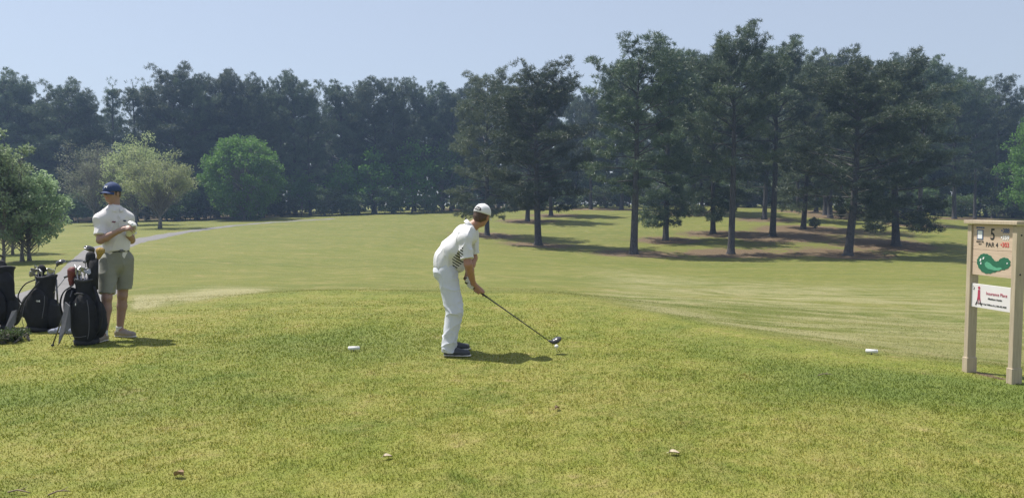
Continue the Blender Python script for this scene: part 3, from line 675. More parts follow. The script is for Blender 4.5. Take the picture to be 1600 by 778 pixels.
#PEOPLE
# ------------------------------------------------------------------ smooth bodies: signed distance fields meshed with surface nets
def V3(*a): return np.array(a, float)
def cone(a, b, ra, rb, ca=False, cb=False, sq=None, k=None, sub=False):
    return dict(t='c', a=np.array(a, float), b=np.array(b, float), ra=ra, rb=rb, ca=ca, cb=cb, sq=sq, k=k, sub=sub)
def ell(c, r, rot=None, k=None, sub=False):
    return dict(t='e', c=np.array(c, float), r=np.array(r, float), rot=rot, k=k, sub=sub)
def chain(pts, rads, **kw): return [cone(pts[i], pts[i + 1], rads[i], rads[i + 1], **kw) for i in range(len(pts) - 1)]
def rotF(fwd, up=(0, 0, 1)):
    """columns: forward, left, up"""
    f = np.array(fwd, float); f /= np.linalg.norm(f); u = np.array(up, float); l = np.cross(u, f); l /= np.linalg.norm(l); u = np.cross(f, l)
    return np.stack([f, l, u], 1)
def sdf_mesh(prims, vox=.006, k=.02, disp=None, smooth=2):
    lo = np.full(3, 1e9); hi = -lo
    bb = []
    for p in prims:
        if p['t'] == 'c': r = max(p['ra'], p['rb']); a, b = np.minimum(p['a'], p['b']) - r, np.maximum(p['a'], p['b']) + r
        else: r = p['r'].max(); a, b = p['c'] - r, p['c'] + r
        bb.append((a, b))
        if not p['sub']: lo = np.minimum(lo, a); hi = np.maximum(hi, b)
    lo -= 4 * vox; hi += 4 * vox; n = np.ceil((hi - lo) / vox).astype(int) + 1
    Fd = np.full(n, .2, np.float32); ax = [lo[i] + np.arange(n[i]) * vox for i in range(3)]
    for p, (a, b) in zip(prims, bb):
        kk = p['k'] or k; m = kk + 3 * vox
        i0 = np.maximum(((a - m - lo) / vox).astype(int), 0); i1 = np.minimum(((b + m - lo) / vox).astype(int) + 2, n)
        if (i1 <= i0).any(): continue
        sl = tuple(slice(i0[i], i1[i]) for i in range(3))
        G = np.stack(np.meshgrid(*[ax[i][sl[i]] for i in range(3)], indexing='ij'), -1).astype(np.float32)
        if p['t'] == 'c':
            ba = p['b'] - p['a']; Lb = np.linalg.norm(ba); pa = G - p['a']; tt = pa @ ba / (Lb * Lb)
            tc = tt
            if not p['ca']: tc = np.maximum(tc, 0)
            if not p['cb']: tc = np.minimum(tc, 1)
            d_ = pa - tc[..., None] * ba
            if p['sq'] is not None: s_ax, s_f = p['sq']; s_ax = np.array(s_ax, float); s_ax /= np.linalg.norm(s_ax); d_ = d_ + ((s_f - 1) * (d_ @ s_ax))[..., None] * s_ax
            d = np.sqrt((d_ ** 2).sum(-1)) - (p['ra'] + (p['rb'] - p['ra']) * np.clip(tc, 0, 1))
            if p['sq'] is not None and s_f > 1: d = d / math.sqrt(s_f)
            if p['cb']: d = np.maximum(d, (tt - 1) * Lb)
            if p['ca']: d = np.maximum(d, -tt * Lb)
        else:
            q = G - p['c']
            if p['rot'] is not None: q = q @ p['rot']
            k0 = np.sqrt(((q / p['r']) ** 2).sum(-1)); k1 = np.sqrt(((q / p['r'] ** 2) ** 2).sum(-1)) + 1e-6; d = k0 * (k0 - 1) / k1
        cur = Fd[sl]
        if p['sub']: Fd[sl] = np.maximum(cur, -d); continue
        h = np.clip(.5 + .5 * (cur - d) / kk, 0, 1); Fd[sl] = cur * (1 - h) + d * h - kk * h * (1 - h)
    if disp is not None:
        near = np.abs(Fd) < .04; I = np.nonzero(near); P = np.stack([ax[i][I[i]] for i in range(3)], 1); Fd[I] += disp(P).astype(np.float32)
    ins = Fd < 0; acc = np.zeros(tuple(n - 1) + (3,), np.float32); cnt = np.zeros(tuple(n - 1), np.float32)
    cr = {}
    for axn in range(3):
        A = [slice(None)] * 3; B = [slice(None)] * 3; A[axn] = slice(0, -1); B[axn] = slice(1, None)
        s_ = ins[tuple(A)] != ins[tuple(B)]; cr[axn] = s_; E = np.nonzero(s_); f0 = Fd[tuple(A)][E]; f1 = Fd[tuple(B)][E]; t_ = f0 / (f0 - f1 + 1e-12)
        pos = np.stack(E, 1).astype(np.float32); pos[:, axn] += t_
        o1, o2 = [i for i in range(3) if i != axn]
        for d1 in (0, -1):
            for d2 in (0, -1):
                c = np.stack(E, 1).copy(); c[:, o1] += d1; c[:, o2] += d2
                ok = (c >= 0).all(1) & (c < n - 1).all(1); c = c[ok]; np.add.at(acc, tuple(c.T), pos[ok]); np.add.at(cnt, tuple(c.T), 1)
    I = np.nonzero(cnt > 0); vid = np.full(cnt.shape, -1, np.int64); vid[I] = np.arange(len(I[0])); V = lo + acc[I] / cnt[I][:, None] * vox
    Fs = []
    for axn in range(3):
        o1, o2 = [(1, 2), (2, 0), (0, 1)][axn]; E = np.stack(np.nonzero(cr[axn]), 1); E = E[(E[:, o1] > 0) & (E[:, o2] > 0)]
        A = [slice(None)] * 3; A[axn] = slice(0, -1); inn = ins[tuple(A)][tuple(E.T)]
        q = []
        for d1, d2 in ((-1, -1), (0, -1), (0, 0), (-1, 0)):
            c = E.copy(); c[:, o1] += d1; c[:, o2] += d2; q.append(vid[tuple(c.T)])
        q = np.stack(q, 1); q[~inn] = q[~inn][:, ::-1]; Fs.append(q)
    Fq = np.concatenate(Fs)
    Ed = np.concatenate([Fq[:, [0, 1]], Fq[:, [1, 2]], Fq[:, [2, 3]], Fq[:, [3, 0]]])
    for _ in range(smooth):
        S = np.zeros_like(V); c_ = np.zeros(len(V)); np.add.at(S, Ed[:, 0], V[Ed[:, 1]]); np.add.at(S, Ed[:, 1], V[Ed[:, 0]]); np.add.at(c_, Ed.ravel(), 1)
        V = V * .45 + .55 * S / c_[:, None]
    return V, Fq
def sdf_obj(name, prims, mats, parent, vox=.006, k=.02, disp=None, smooth=2, paint=None):
    V, F = sdf_mesh(prims, vox, k, disp, smooth); mi = None
    if paint is not None: mi = paint(V[F].mean(1))
    return np_mesh(name, V, F, mats, parent, True, mi=mi)
def folds(amp, seed, sc=1.0, horiz=1.0):
    g = np.random.default_rng(seed); W_ = g.normal(size=(7, 3)) * 14 * sc; W_[:, 2] *= horiz; ph = g.uniform(0, 6.3, 7)
    def f(P):
        o = 0
        for w_, p_ in zip(W_, ph): o = o + np.sin(P @ w_ + p_ + 1.5 * np.sin(P[:, 2] * 9 + p_))
        a_ = np.clip(np.abs(o) / 2.6, 0, 1); return amp * .55 * (a_ - .5) - amp * .75 * (1 - a_) ** 6
    return f

M['skin'] = simple('skin', (.31, .185, .145), .5, .06, 40, .05); M['skin_tan'] = simple('skin_tan', (.36, .185, .125), .5, .06, 40, .05)
M['lips'] = simple('lips', (.36, .15, .125), .45, .05); M['eye_dark'] = simple('eye_dark', (.05, .035, .03), .3, .05); M['brow'] = simple('brow', (.10, .06, .04), .8, .1)
M['hair'] = simple('hair', (.075, .042, .026), .6, .3, 90, .6); M['white_cloth'] = simple('white_cloth', (.66, .655, .67), .8, .03, 12, .25, bscale=30, sheen=.2)
M['white_trouser'] = simple('white_trouser', (.58, .60, .66), .75, .03, 12, .3, bscale=26, sheen=.2)
M['khaki'] = simple('khaki', (.225, .225, .190), .85, .06, 14, .3, bscale=40); M['navy'] = simple('navy', (.022, .045, .13), .8, .1, 50, .3)
M['steel_dark'] = simple('steel_dark', (.12, .12, .13), .3, .2, metal=.6); M['belt'] = simple('belt', (.035, .035, .045), .5, .1); M['white_leather'] = simple('white_leather', (.70, .69, .66), .45, .04, 20, .1)
M['shoe_grey'] = simple('shoe_grey', (.045, .048, .058), .6, .12, 30, .2); M['shoe_tan'] = simple('shoe_tan', (.27, .225, .18), .6, .1, 30, .2)
M['sole'] = simple('sole', (.60, .56, .50), .6, .05); M['logo_dark'] = simple('logo_dark', (.04, .035, .04), .7, .1); M['logo_white'] = simple('logo_white', (.8, .8, .8), .7, .03)
M['button'] = simple('button', (.55, .55, .58), .4, .05); M['sock'] = simple('sock', (.62, .62, .62), .9, .05)
M['logo_navy'] = simple('logo_navy', (.05, .06, .12), .8, .1); M['logo_maroon'] = simple('logo_maroon', (.20, .05, .08), .8, .1)

def head_prims(c, f, up=(0, 0, 1)):
    """c = centre of the skull; f = facing; sized for a 23 cm head"""
    Rm = rotF(f, up); Q = lambda a, b, z: np.array(c, float) + Rm @ np.array([a, b, z], float)
    E = lambda p, r, k=.015, sub=False: ell(Q(*p), r, Rm, k, sub)
    P = [E((-.008, 0, .022), (.096, .075, .092)), E((.018, 0, -.035), (.068, .060, .078), .02), E((.045, 0, -.088), (.032, .034, .024), .02),
         E((.076, 0, .022), (.018, .056, .014), .015),
         E((.052, .036, -.022), (.030, .024, .020), .015), E((.052, -.036, -.022), (.030, .024, .020), .015),
         cone(Q(.084, 0, .010), Q(.103, 0, -.026), .007, .0115, k=.010), E((.088, .012, -.030), (.010, .008, .007), .006), E((.088, -.012, -.030), (.010, .008, .007), .006),
         E((.080, 0, -.052), (.010, .024, .006), .006), E((.078, 0, -.063), (.010, .021, .006), .006),
         E((-.010, .077, -.006), (.020, .009, .032), .006), E((-.010, -.077, -.006), (.020, .009, .032), .006),
         dict(E((.088, .032, .002), (.015, .017, .011), .008), sub=True), dict(E((.088, -.032, .002), (.015, .017, .011), .008), sub=True),
         E((.064, .031, .001), (.0155, .015, .0125), .004), E((.064, -.031, .001), (.0155, .015, .0125), .004)]
    return P, Q, Rm
def head_paint(c, Rm, base=0):
    """material slots: 0 skin, 1 lips, 2 eyes, 3 brows"""
    def f(P):
        q = (P - np.array(c)) @ Rm; mi = np.zeros(len(P), int); fr = q[:, 0] > .045
        mi[fr & (np.abs(q[:, 2] + .057) < .009) & (np.abs(q[:, 1]) < .025) & (q[:, 0] > .07)] = 1
        for s_ in (-1, 1):
            mi[fr & (((q[:, 1] - s_ * .031) / .012) ** 2 + ((q[:, 2] - .002) / .0065) ** 2 < 1)] = 2
            mi[fr & (np.abs(q[:, 1] - s_ * .033) < .018) & (np.abs(q[:, 2] - .021) < .005)] = 3
        return mi
    return f
def fingers(palm, dirn, nrm, across, L=.085, curl=(.35, .45, .35), r=.0085, spread=.04, thumb=1, curls=None):
    """four unequal fingers from the palm end, curling towards nrm, and a thumb from the palm side"""
    palm = np.array(palm, float); d = np.array(dirn, float); d /= np.linalg.norm(d); nn = np.array(nrm, float); nn = nn - d * (nn @ d); nn /= np.linalg.norm(nn)
    ac = np.array(across, float); ac = ac - d * (ac @ d) - nn * (ac @ nn); ac /= np.linalg.norm(ac); P = []
    for i, (o, ln) in enumerate(((.030, .92), (.010, 1.0), (-.010, .94), (-.029, .76))):
        p = palm + d * .042 + ac * o; a = 0; cu = curls[i] if curls else curl; pts = [p - d * .02]
        dd = d + ac * spread * (o / .03); dd /= np.linalg.norm(dd)
        pts.append(p)
        for s_, c_ in zip((.45, .30, .25), cu):
            a += c_; v = dd * math.cos(a) + nn * math.sin(a); p = p + v * L * ln * s_; pts.append(p)
        P += chain(pts, [r * 1.08, r * 1.05, r, r * .93, r * .8], k=.004)
    tb_ = palm - d * .025 + ac * .030 * thumb; p1 = tb_ + ac * .025 * thumb + d * .022 + nn * .012; p2 = p1 + d * .030 + nn * .014 + ac * .004 * thumb; p3 = p2 + d * .024 + nn * .010 - ac * .006 * thumb
    P += chain([tb_, p1, p2, p3], [.016, .0125, .0105, .0085], k=.008)
    P.append(cone(palm - d * .035, palm + d * .040, .030, .038, sq=(nn, 2.3), k=.012))
    return P
def grip_hand(c, axis, back, wrist, top=True):
    """a hand wrapped round a rod: c point on the rod, axis down the rod, back = from rod to back of the palm"""
    c = np.array(c, float); ax = np.array(axis, float); ax /= np.linalg.norm(ax); b = np.array(back, float); b -= ax * (b @ ax); b /= np.linalg.norm(b); s_ = np.cross(ax, b)
    P = []
    for i, ln in enumerate((.92, 1.0, .95, .8)):
        o = (.5 - i) * -.019; pts = []
        for a in np.linspace(.15, .15 + 3.9 * ln, 6): pts.append(c + ax * (-o) * 1 + b * math.cos(a) * .0235 + s_ * math.sin(a) * .0235)
        P += chain(pts, [.0105, .0100, .0095, .0090, .0085, .0075], k=.003)
    P.append(cone(c + ax * -.032 + b * .022, c + ax * .032 + b * .026, .024, .026, sq=(b, 1.4), k=.012))
    P.append(cone(c + b * .028, wrist, .026, .0235, k=.02))
    P += chain([c + b * .028 - s_ * .02, c + ax * .02 - s_ * .026 + b * .006, c + ax * .048 - s_ * .014 - b * .012, c + ax * .062 - b * .018], [.016, .0125, .0105, .009], k=.006)
    return P
def dome(c, f, up, r, z0, mat, parent, name='cap'):
    pass
def cap_build(name, c, f, up, parent, mat, r=(.108, .088, .098), lift=.030, brim=True, tilt=.0, seed=1):
    """cap shell over the skull centre c; returns mapping from (azimuth, elevation) to a point on the dome"""
    Rm = rotF(f, up); c = np.array(c, float) + Rm @ np.array([-.010, 0, lift]); mb = MB(); V = []; F_ = []; na, ne = 48, 14
    def pt(az, el, o=0.0):
        rr_ = np.array(r) + o; seam = 1 - .012 * abs(math.cos(3 * az)) ** 14
        return c + Rm @ (np.array([math.cos(el) * math.cos(az), math.cos(el) * math.sin(az), math.sin(el) ** 1.0 if el > 0 else math.sin(el)]) * rr_ * seam)
    for j in range(ne + 1):
        el = -.12 + (math.pi / 2 + .12) * j / ne
        for i in range(na): V.append(pt(2 * math.pi * i / na, el - (.10 if False else 0)))
    for j in range(ne):
        for i in range(na): i2 = (i + 1) % na; F_.append((j * na + i, j * na + i2, (j + 1) * na + i2, (j + 1) * na + i))
    k0 = len(V)
    for i in range(na): V.append(pt(2 * math.pi * i / na, -.12, -.005))
    for i in range(na): i2 = (i + 1) % na; F_.append((i2, i, k0 + i, k0 + i2))
    mb.add(V, F_); o = mb.build(name, mat, parent)
    b = MB(); q = pt(0, math.pi / 2, .002); b.ball(q, (.008, .008, .004), 10, 6); b.build('cap_button', mat, o)
    if brim:
        V = []; F_ = []; nu, nv = 17, 7
        for s_ in (1, -1):
            for j in range(nv):
                for i in range(nu):
                    a = -1.05 + 2.1 * i / (nu - 1); q_ = j / (nv - 1); base = np.array([math.cos(a) * r[0] * .985, math.sin(a) * r[1] * .99, -.012])
                    ext = .068 * math.cos(a * 1.42) ** .6 if abs(a * 1.42) < math.pi / 2 else 0
                    p = base + np.array([ext * q_, math.sin(a) * .004 * q_, -.016 * q_ - .016 * (math.sin(a) ** 2) * (1 + q_ * .8)]); p[2] += s_ * .002
                    V.append(c + Rm @ p)
        off = nu * nv
        for j in range(nv - 1):
            for i in range(nu - 1):
                a = j * nu + i; F_.append((a, a + nu, a + nu + 1, a + 1)); F_.append((off + a, off + a + 1, off + a + nu + 1, off + a + nu))
        for i in range(nu - 1): a = (nv - 1) * nu + i; F_.append((a, off + a, off + a + 1, a + 1))
        for j in range(nv - 1):
            a = j * nu; F_.append((a, off + a, off + a + nu, a + nu)); a += nu - 1; F_.append((a, a + nu, off + a + nu, off + a))
        m2 = MB(); m2.add(V, F_); m2.build('brim', mat, o)
    return o, pt
def dome_patch(name, pt, poly, o, mat, parent, n=1):
    """small flat marks laid on the cap dome: polygons in (azimuth, elevation)"""
    mb = MB()
    for pl in poly:
        c_ = np.mean(pl, 0); V = [pt(*c_, o)] ; m_ = len(pl)
        V += [pt(c_[0] + (a[0] - c_[0]) * .5, c_[1] + (a[1] - c_[1]) * .5, o) for a in pl] + [pt(*a, o) for a in pl] + [pt(*a, -.004) for a in pl]
        F_ = [(0, 1 + i, 1 + (i + 1) % m_) for i in range(m_)] + [(1 + i, 1 + m_ + i, 1 + m_ + (i + 1) % m_, 1 + (i + 1) % m_) for i in range(m_)] + [(1 + m_ + i, 1 + 2 * m_ + i, 1 + 2 * m_ + (i + 1) % m_, 1 + m_ + (i + 1) % m_) for i in range(m_)]
        mb.add(V, F_)
    return mb.build(name, mat, parent, smooth=False)
def shoe(name, heel, toe, parent, mat, L=.30, sole='sole', vox=.0045, extra=None):
    """heel, toe: ground points; a low shoe with a sole child"""
    h = np.array([*heel, 0.]) if len(heel) == 2 else np.array(heel, float); t = np.array([*toe, 0.]) if len(toe) == 2 else np.array(toe, float); d = (t - h); L = np.linalg.norm(d); d /= L; s_ = np.array([-d[1], d[0], 0]); u = V3(0, 0, 1)
    P = [cone(h + d * .035 + u * .045, h + d * L * .45 + u * .048, .036, .040, k=.02), cone(h + d * L * .45 + u * .046, h + d * (L - .05) + u * .036, .040, .036, sq=(s_, .84), k=.02), cone(h + d * .045 + u * .05, h + d * .065 + u * .088, .036, .036, k=.015, cb=True),
         cone(h + d * .07 + u * .07, h + d * .17 + u * .055, .030, .028, k=.02)]
    P.append(ell(h + d * L / 2 - u * .1, (.4, .4, .103), None, sub=True))
    o = sdf_obj(name, P, mat, parent, vox, .02)
    S = [cone(h + d * .036 + u * .012, h + d * L * .5 + u * .012, .038, .037, sq=(u, 3.2), k=.01), cone(h + d * L * .5 + u * .012, h + d * (L - .048) + u * .014, .038, .045, sq=(u, 3.4), k=.01)]
    sdf_obj('sole', S, M[sole], o, vox, .01)
    lc = MB()
    for i in range(4):
        q = h + d * (.105 + .026 * i) + u * (.099 - .011 * i); lc.tube([q - s_ * .018, q + u * .004, q + s_ * .018], .003, 5)
    lc.build('laces', M['logo_white'], o)
    return o

# ---------------------------------------------------------------- the golfer, addressing the ball
GX, GY = -.585, 8.40
gr = empty('person', (GX, GY, float(zt(GX, GY)))); tag(gr, 'golfer in white cap, white polo and white trousers bent over the ball with a driver', 'person')
S0 = dict(hipR=V3(-.11, -.09, .90), hipL=V3(-.12, .09, .90), kneeR=V3(-.035, -.145, .475), kneeL=V3(-.055, .15, .475), anR=V3(-.085, -.165, .09), anL=V3(-.11, .175, .09),
          sR=V3(.085, -.185, 1.245), sL=V3(.135, .175, 1.285), eR=V3(.125, -.235, .985), wR=V3(.168, -.055, .770), eL=V3(.16, .20, 1.02), wL=V3(.092, .02, .812))
hc = V3(.262, .02, 1.492); hf = V3(.42, .88, -.22); hu = V3(.28, .08, 1)
butt = V3(.095, .015, .765); hosel = V3(1.000, -.10, .140); sh = (hosel - butt) / np.linalg.norm(hosel - butt)
hp, Qh, Rh = head_prims(hc, hf, hu)
gripL = butt + sh * .075; gripR = butt + sh * .165
body = hp + [cone(V3(.135, .0, 1.36), hc + V3(-.02, -.01, -.06), .062, .054, k=.03)]
tor = [cone(V3(-.125, 0, .97), V3(-.035, 0, 1.13), .115, .118, sq=((0, 1, 0), .78), k=.05), cone(V3(-.035, 0, 1.13), V3(.075, 0, 1.27), .118, .105, sq=((0, 1, 0), .66), k=.05), cone(S0['sR'], S0['sL'], .062, .062, k=.06), cone(V3(.10, -.08, 1.31), V3(.135, .08, 1.35), .055, .055, k=.05)]
body += tor
body += [cone(S0['hipR'], S0['kneeR'], .082, .056, k=.03), cone(S0['kneeR'], S0['anR'], .056, .042), cone(S0['hipL'], S0['kneeL'], .082, .056, k=.03), cone(S0['kneeL'], S0['anL'], .056, .042)]
body += [cone(S0['anR'], S0['anR'] + V3(.12, -.01, -.045), .036, .03), cone(S0['anL'], S0['anL'] + V3(.12, .0, -.045), .036, .03)]
for s_, e_, w_ in ((S0['sR'], S0['eR'], S0['wR']), (S0['sL'], S0['eL'], S0['wL'])):
    mid = e_ * .68 + w_ * .32
    body += [cone(s_, e_, .052, .042, k=.02), cone(e_, mid, .043, .044, k=.02), cone(mid, w_, .044, .0285, k=.02)]
body += grip_hand(gripR, sh, (-.1, -.35, 1), S0['wR']) 
gloveP = grip_hand(gripL, sh, (-.35, .55, .9), S0['wL'])
sdf_obj('body', body + gloveP, [M['skin_tan'], M['lips'], M['eye_dark'], M['brow']], gr, .0052, .018, paint=head_paint(hc, Rh), smooth=1)
gl_ = []
for p in gloveP:
    p = dict(p); p['ra'] = p['ra'] + .0028; p['rb'] = p['rb'] + .0028; gl_.append(p)
gl_.append(cone(S0['wL'] + V3(.012, 0, -.02), S0['wL'] - V3(.0, 0, -.018), .031, .033, cb=True))
glo = sdf_obj('glove', gl_, M['white_leather'], gr, .0045, .006, smooth=1)
tb = MB(); wd_ = unit(S0['wL'] - gripL); tb.tube([S0['wL'] + V3(.0, 0, .002), S0['wL'] + V3(-.004, 0, .014)], .0345, 12); tb.build('glove_strap', M['logo_dark'], glo)
hairP = [ell(Qh(-.018, 0, .012), (.097, .081, .093), Rh), ell(Qh(-.055, 0, -.035), (.052, .066, .048), Rh, k=.02)]
hairP.append(ell(Qh(.105, 0, -.03), (.098, .12, .13), Rh, sub=True)); hairP.append(ell(Qh(-.02, 0, -.17), (.13, .13, .085), Rh, sub=True))
sdf_obj('hair', hairP, M['hair'], gr, .005, .01, disp=lambda P: .0025 * np.sin(P[:, 0] * 260) * np.sin(P[:, 2] * 170 + P[:, 1] * 220))
cp, pt = cap_build('cap', hc, hf, hu + V3(-.05, -.05, 0), gr, M['white_cloth'], r=(.110, .092, .100), lift=.028)
# dark arched mark on the back of the cap, slightly to the right side of the head, with pale letters
B0 = math.pi - .10
arch = [(B0 + .50 * math.cos(a), .14 + .34 * math.sin(a)) for a in np.linspace(0, math.pi, 11)] + [(B0 - .42, .04), (B0 - .20, .10), (B0, .06), (B0 + .22, .11), (B0 + .42, .04)]
dome_patch('back_logo', pt, [arch], .0025, M['logo_dark'], cp)
for k_ in range(3):
    a0 = B0 - .25 + .22 * k_; dome_patch('logo_letter', pt, [[(a0 - .06, .18), (a0 + .06, .18), (a0 + .05, .30), (a0 - .03, .30)]], .0040, M['logo_white'], cp)
# polo
def inflate(P, d): 
    o = []
    for p in P:
        p = dict(p)
        if p['t'] == 'c': p['ra'] += d; p['rb'] += d
        else: p['r'] = p['r'] + d
        o.append(p)
    return o
shirt = inflate(tor, .016) + [cone(V3(-.122, 0, .955), V3(-.125, 0, 1.02), .135, .132, sq=((0, 1, 0), .80), k=.03, ca=True)]
shirt += [cone(V3(-.01, 0, 1.05), V3(.0, 0, .965), .10, .085, sq=((0, 1, 0), .74), k=.05)]
for s_, e_ in ((S0['sR'], S0['eR']), (S0['sL'], S0['eL'])):
    q = s_ * .22 + e_ * .78; shirt.append(cone(s_ + V3(0, 0, .005), q, .070, .071, cb=True, k=.022))
m_, t, p_, o_ = node_mat('polo_white')
tc = t.nodes.new('ShaderNodeTexCoord').outputs['Object']; sx = t.nodes.new('ShaderNodeSeparateXYZ'); t.links.new(tc, sx.inputs[0])
X_, Y_, Z_ = sx.outputs
stripe = math_(t, 'GREATER_THAN', math_(t, 'SINE', math_(t, 'MULTIPLY', math_(t, 'ADD', math_(t, 'MULTIPLY', X_, .62), math_(t, 'MULTIPLY', Z_, .9)), 210.0)), .1)
box = math_(t, 'MULTIPLY', math_(t, 'MULTIPLY', math_(t, 'GREATER_THAN', X_, -.045), math_(t, 'LESS_THAN', X_, .075)), math_(t, 'MULTIPLY', math_(t, 'GREATER_THAN', math_(t, 'ADD', Z_, math_(t, 'MULTIPLY', X_, -.9)), .935), math_(t, 'LESS_THAN', math_(t, 'ADD', Z_, math_(t, 'MULTIPLY', X_, -1.1)), 1.095)))
box = math_(t, 'MULTIPLY', box, math_(t, 'LESS_THAN', Y_, -.07))
t.links.new(mixc(t, math_(t, 'MULTIPLY', box, stripe), (.66, .655, .67), (.03, .03, .035)), p_.inputs['Base Color']); p_.inputs['Roughness'].default_value = .8
bp = N(t, 'ShaderNodeBump', Strength=.25, Distance=.01); t.links.new(noise(t, 30, 4, .6, tc), bp.inputs['Height']); t.links.new(bp.outputs[0], p_.inputs['Normal'])
so = sdf_obj('polo_shirt', shirt, m_, gr, .006, .03, disp=folds(.011, 3, 1.0, .6))
co = [cone(V3(.120, -.0, 1.375), V3(.150, .0, 1.405), .079, .071, k=.01, ca=True, cb=True)]
sdf_obj('collar', co, M['white_cloth'], so, .005, .01)
for s_, e_ in ((S0['sR'], S0['eR']), (S0['sL'], S0['eL'])):
    q = s_ * .22 + e_ * .78; d_ = unit(e_ - s_); sdf_obj('sleeve_hem', [cone(q - d_ * .020, q + d_ * .002, .0735, .0735, ca=True, cb=True)], M['white_cloth'], so, .005, .005, disp=folds(.009, 3, 1.0, .6))
# trousers
tr = [cone(V3(-.118, 0, .905), V3(-.112, 0, 1.0), .130, .122, sq=((0, 1, 0), .80), k=.05, cb=True), cone(V3(-.165, -.055, .885), V3(-.165, .055, .885), .088, .088, k=.05)]
for h_, k_, a_ in ((S0['hipR'], S0['kneeR'], S0['anR']), (S0['hipL'], S0['kneeL'], S0['anL'])):
    tr += [cone(h_, k_ + V3(.008,0,0), .108, .094, k=.03, sq=((0, 1, 0), 1.08)), cone(k_ + V3(.008,0,0), a_ + V3(-.0, 0, .02), .090, .074, k=.02, ca=False), cone(a_ + V3(0, 0, .05), a_ + V3(-.002, 0, -.045), .074, .076, cb=True, k=.015)]
fz = folds(.0065, 9, 1.0, 1.3); fb = folds(.009, 12, 1.4, 1.8)
tro = sdf_obj('trousers', tr, M['white_trouser'], gr, .006, .03, disp=lambda P: fz(P) * (1.0) + fb(P) * np.exp(-((P[:, 2] - .14) / .13) ** 2) + fb(P) * .6 * np.exp(-((P[:, 2] - .47) / .09) ** 2))
bm_ = MB(); bm_.tube([V3(-.02, -.135, .955), V3(-.055, -.155, .895), V3(-.10, -.152, .86)], .004, 5); bm_.build('pocket', M['white_trouser'], tro)
for nm, a_, yaw in (('R', S0['anR'], -.10), ('L', S0['anL'], .12)):
    d_ = V3(math.cos(yaw), math.sin(yaw), 0); h_ = V3(a_[0], a_[1], 0) - d_ * .062; shoe('shoe', h_, h_ + d_ * .305, gr, M['shoe_grey'])

# the driver he holds
M['graphite'] = simple('graphite', (.03, .03, .032), .35, .1, metal=.0); M['club_crown'] = simple('club_crown', (.055, .055, .060), .22, .1); M['steel'] = simple('steel', (.34, .34, .36), .32, .05, metal=.9)
M['grip_rubber'] = simple('grip_rubber', (.03, .03, .03), .8, .1)
dc = empty('golf_club', (GX, GY, float(zt(GX, GY)))); tag(dc, 'black driver held by the golfer, its head hovering beside the teed ball', 'golf club')
b = MB(); b.tube([butt + sh * .25, hosel], [.0075, .0048], 8); b.build('shaft', M['graphite'], dc)
b = MB(); b.tube([butt - sh * .02, butt + sh * .27], [.0145, .0095], 10); b.build('grip', M['grip_rubber'], dc)
Rc = Matrix.Rotation(R(-28), 3, 'Y') @ Matrix.Rotation(R(8), 3, 'X')
hcN = hosel + V3(.060, .03, .012)
P = [ell(hcN, (.063, .054, .033), np.array(Rc), k=.01), cone(hosel - sh * .02, hosel + V3(.02, 0, .0), .011, .018, k=.015)]
ch = sdf_obj('club_head', P, M['club_crown'], dc, .004, .012)
# ball and tee
M['ball_white'] = simple('ball_white', (.82, .82, .80), .35, .02, 60, .1)
bx, by_ = .485, 8.44; bz = float(zt(bx, by_))
b = MB(); b.tube([(bx, by_, bz - .01), (bx, by_, bz + .030), (bx, by_, bz + .040)], [.0024, .0024, .007], 8); o = b.build('golf_tee', M['sole']); tag(o, 'short wooden tee peg under the ball by the driver head', 'golf tee')
b = MB(); b.ball((bx, by_, bz + .060), .0214, 20, 14); o = b.build('golf_ball', M['ball_white']); tag(o, 'white golf ball sitting on a tee by the driver head', 'golf ball')

# ---------------------------------------------------------------- the man standing by the bags
MX, MY = -4.716, 9.25
mr = empty('person', (MX, MY, float(zt(MX, MY)))); tag(mr, 'man standing by the bags in navy cap, pale polo and khaki shorts, hands together', 'person')
Fw = V3(.77, -.64, 0); Lw = V3(.64, .77, 0)
hipR = V3(-.035, -.065, .93); hipL = V3(.085, .075, .93); knR = V3(-.025, -.16, .50); knL = V3(.035, .085, .50); aR = V3(-.035, -.225, .085); aL = V3(-.005, .075, .085)
sR = V3(-.085, -.135, 1.42); sL = V3(.105, .122, 1.425); eR = V3(-.052, -.215, 1.175); wR = V3(.175, -.225, 1.285); eL = V3(.135, .135, 1.16); wL = V3(.195, -.055, 1.255)
mh = V3(-.005, -.02, 1.722); mf = V3(-.24, -1, .0)
hp, Qm, Rm_ = head_prims(mh, mf)
tor2 = [cone(V3(.025, 0, .99), V3(.02, 0, 1.16), .112, .108, sq=(Fw, 1.22), k=.05), cone(V3(.02, 0, 1.16), V3(.012, 0, 1.38), .112, .132, sq=(Fw, 1.32), k=.06), cone(sR, sL, .052, .052, k=.06), cone(V3(.01, 0, 1.515), sR + V3(0, 0, .0), .062, .045, k=.04), cone(V3(.01, 0, 1.515), sL + V3(0, 0, .0), .062, .045, k=.04)]
body = hp + [cone(V3(.008, 0, 1.50), mh + V3(.02, .025, -.06), .062, .056, k=.03)] + tor2
for h_, k_, a_ in ((hipR, knR, aR), (hipL, knL, aL)):
    cf = k_ * .68 + a_ * .32 + V3(.0, .012, 0)
    body += [cone(h_, k_, .085, .056, k=.04), cone(k_, cf, .053, .056, k=.02), cone(cf, a_, .056, .035, k=.02), ell(k_ + Fw * .02, (.045, .045, .05), None, k=.02)]
body += [cone(aR, aR + V3(-.01, -.12, -.04), .036, .028), cone(aL, aL + V3(.12, -.03, -.04), .036, .028)]
for s_, e_, w_ in ((sR, eR, wR), (sL, eL, wL)):
    mid = e_ * .68 + w_ * .32; body += [cone(s_, e_, .052, .041, k=.02), cone(e_, mid, .043, .043, k=.02), cone(mid, w_, .043, .027, k=.02)]
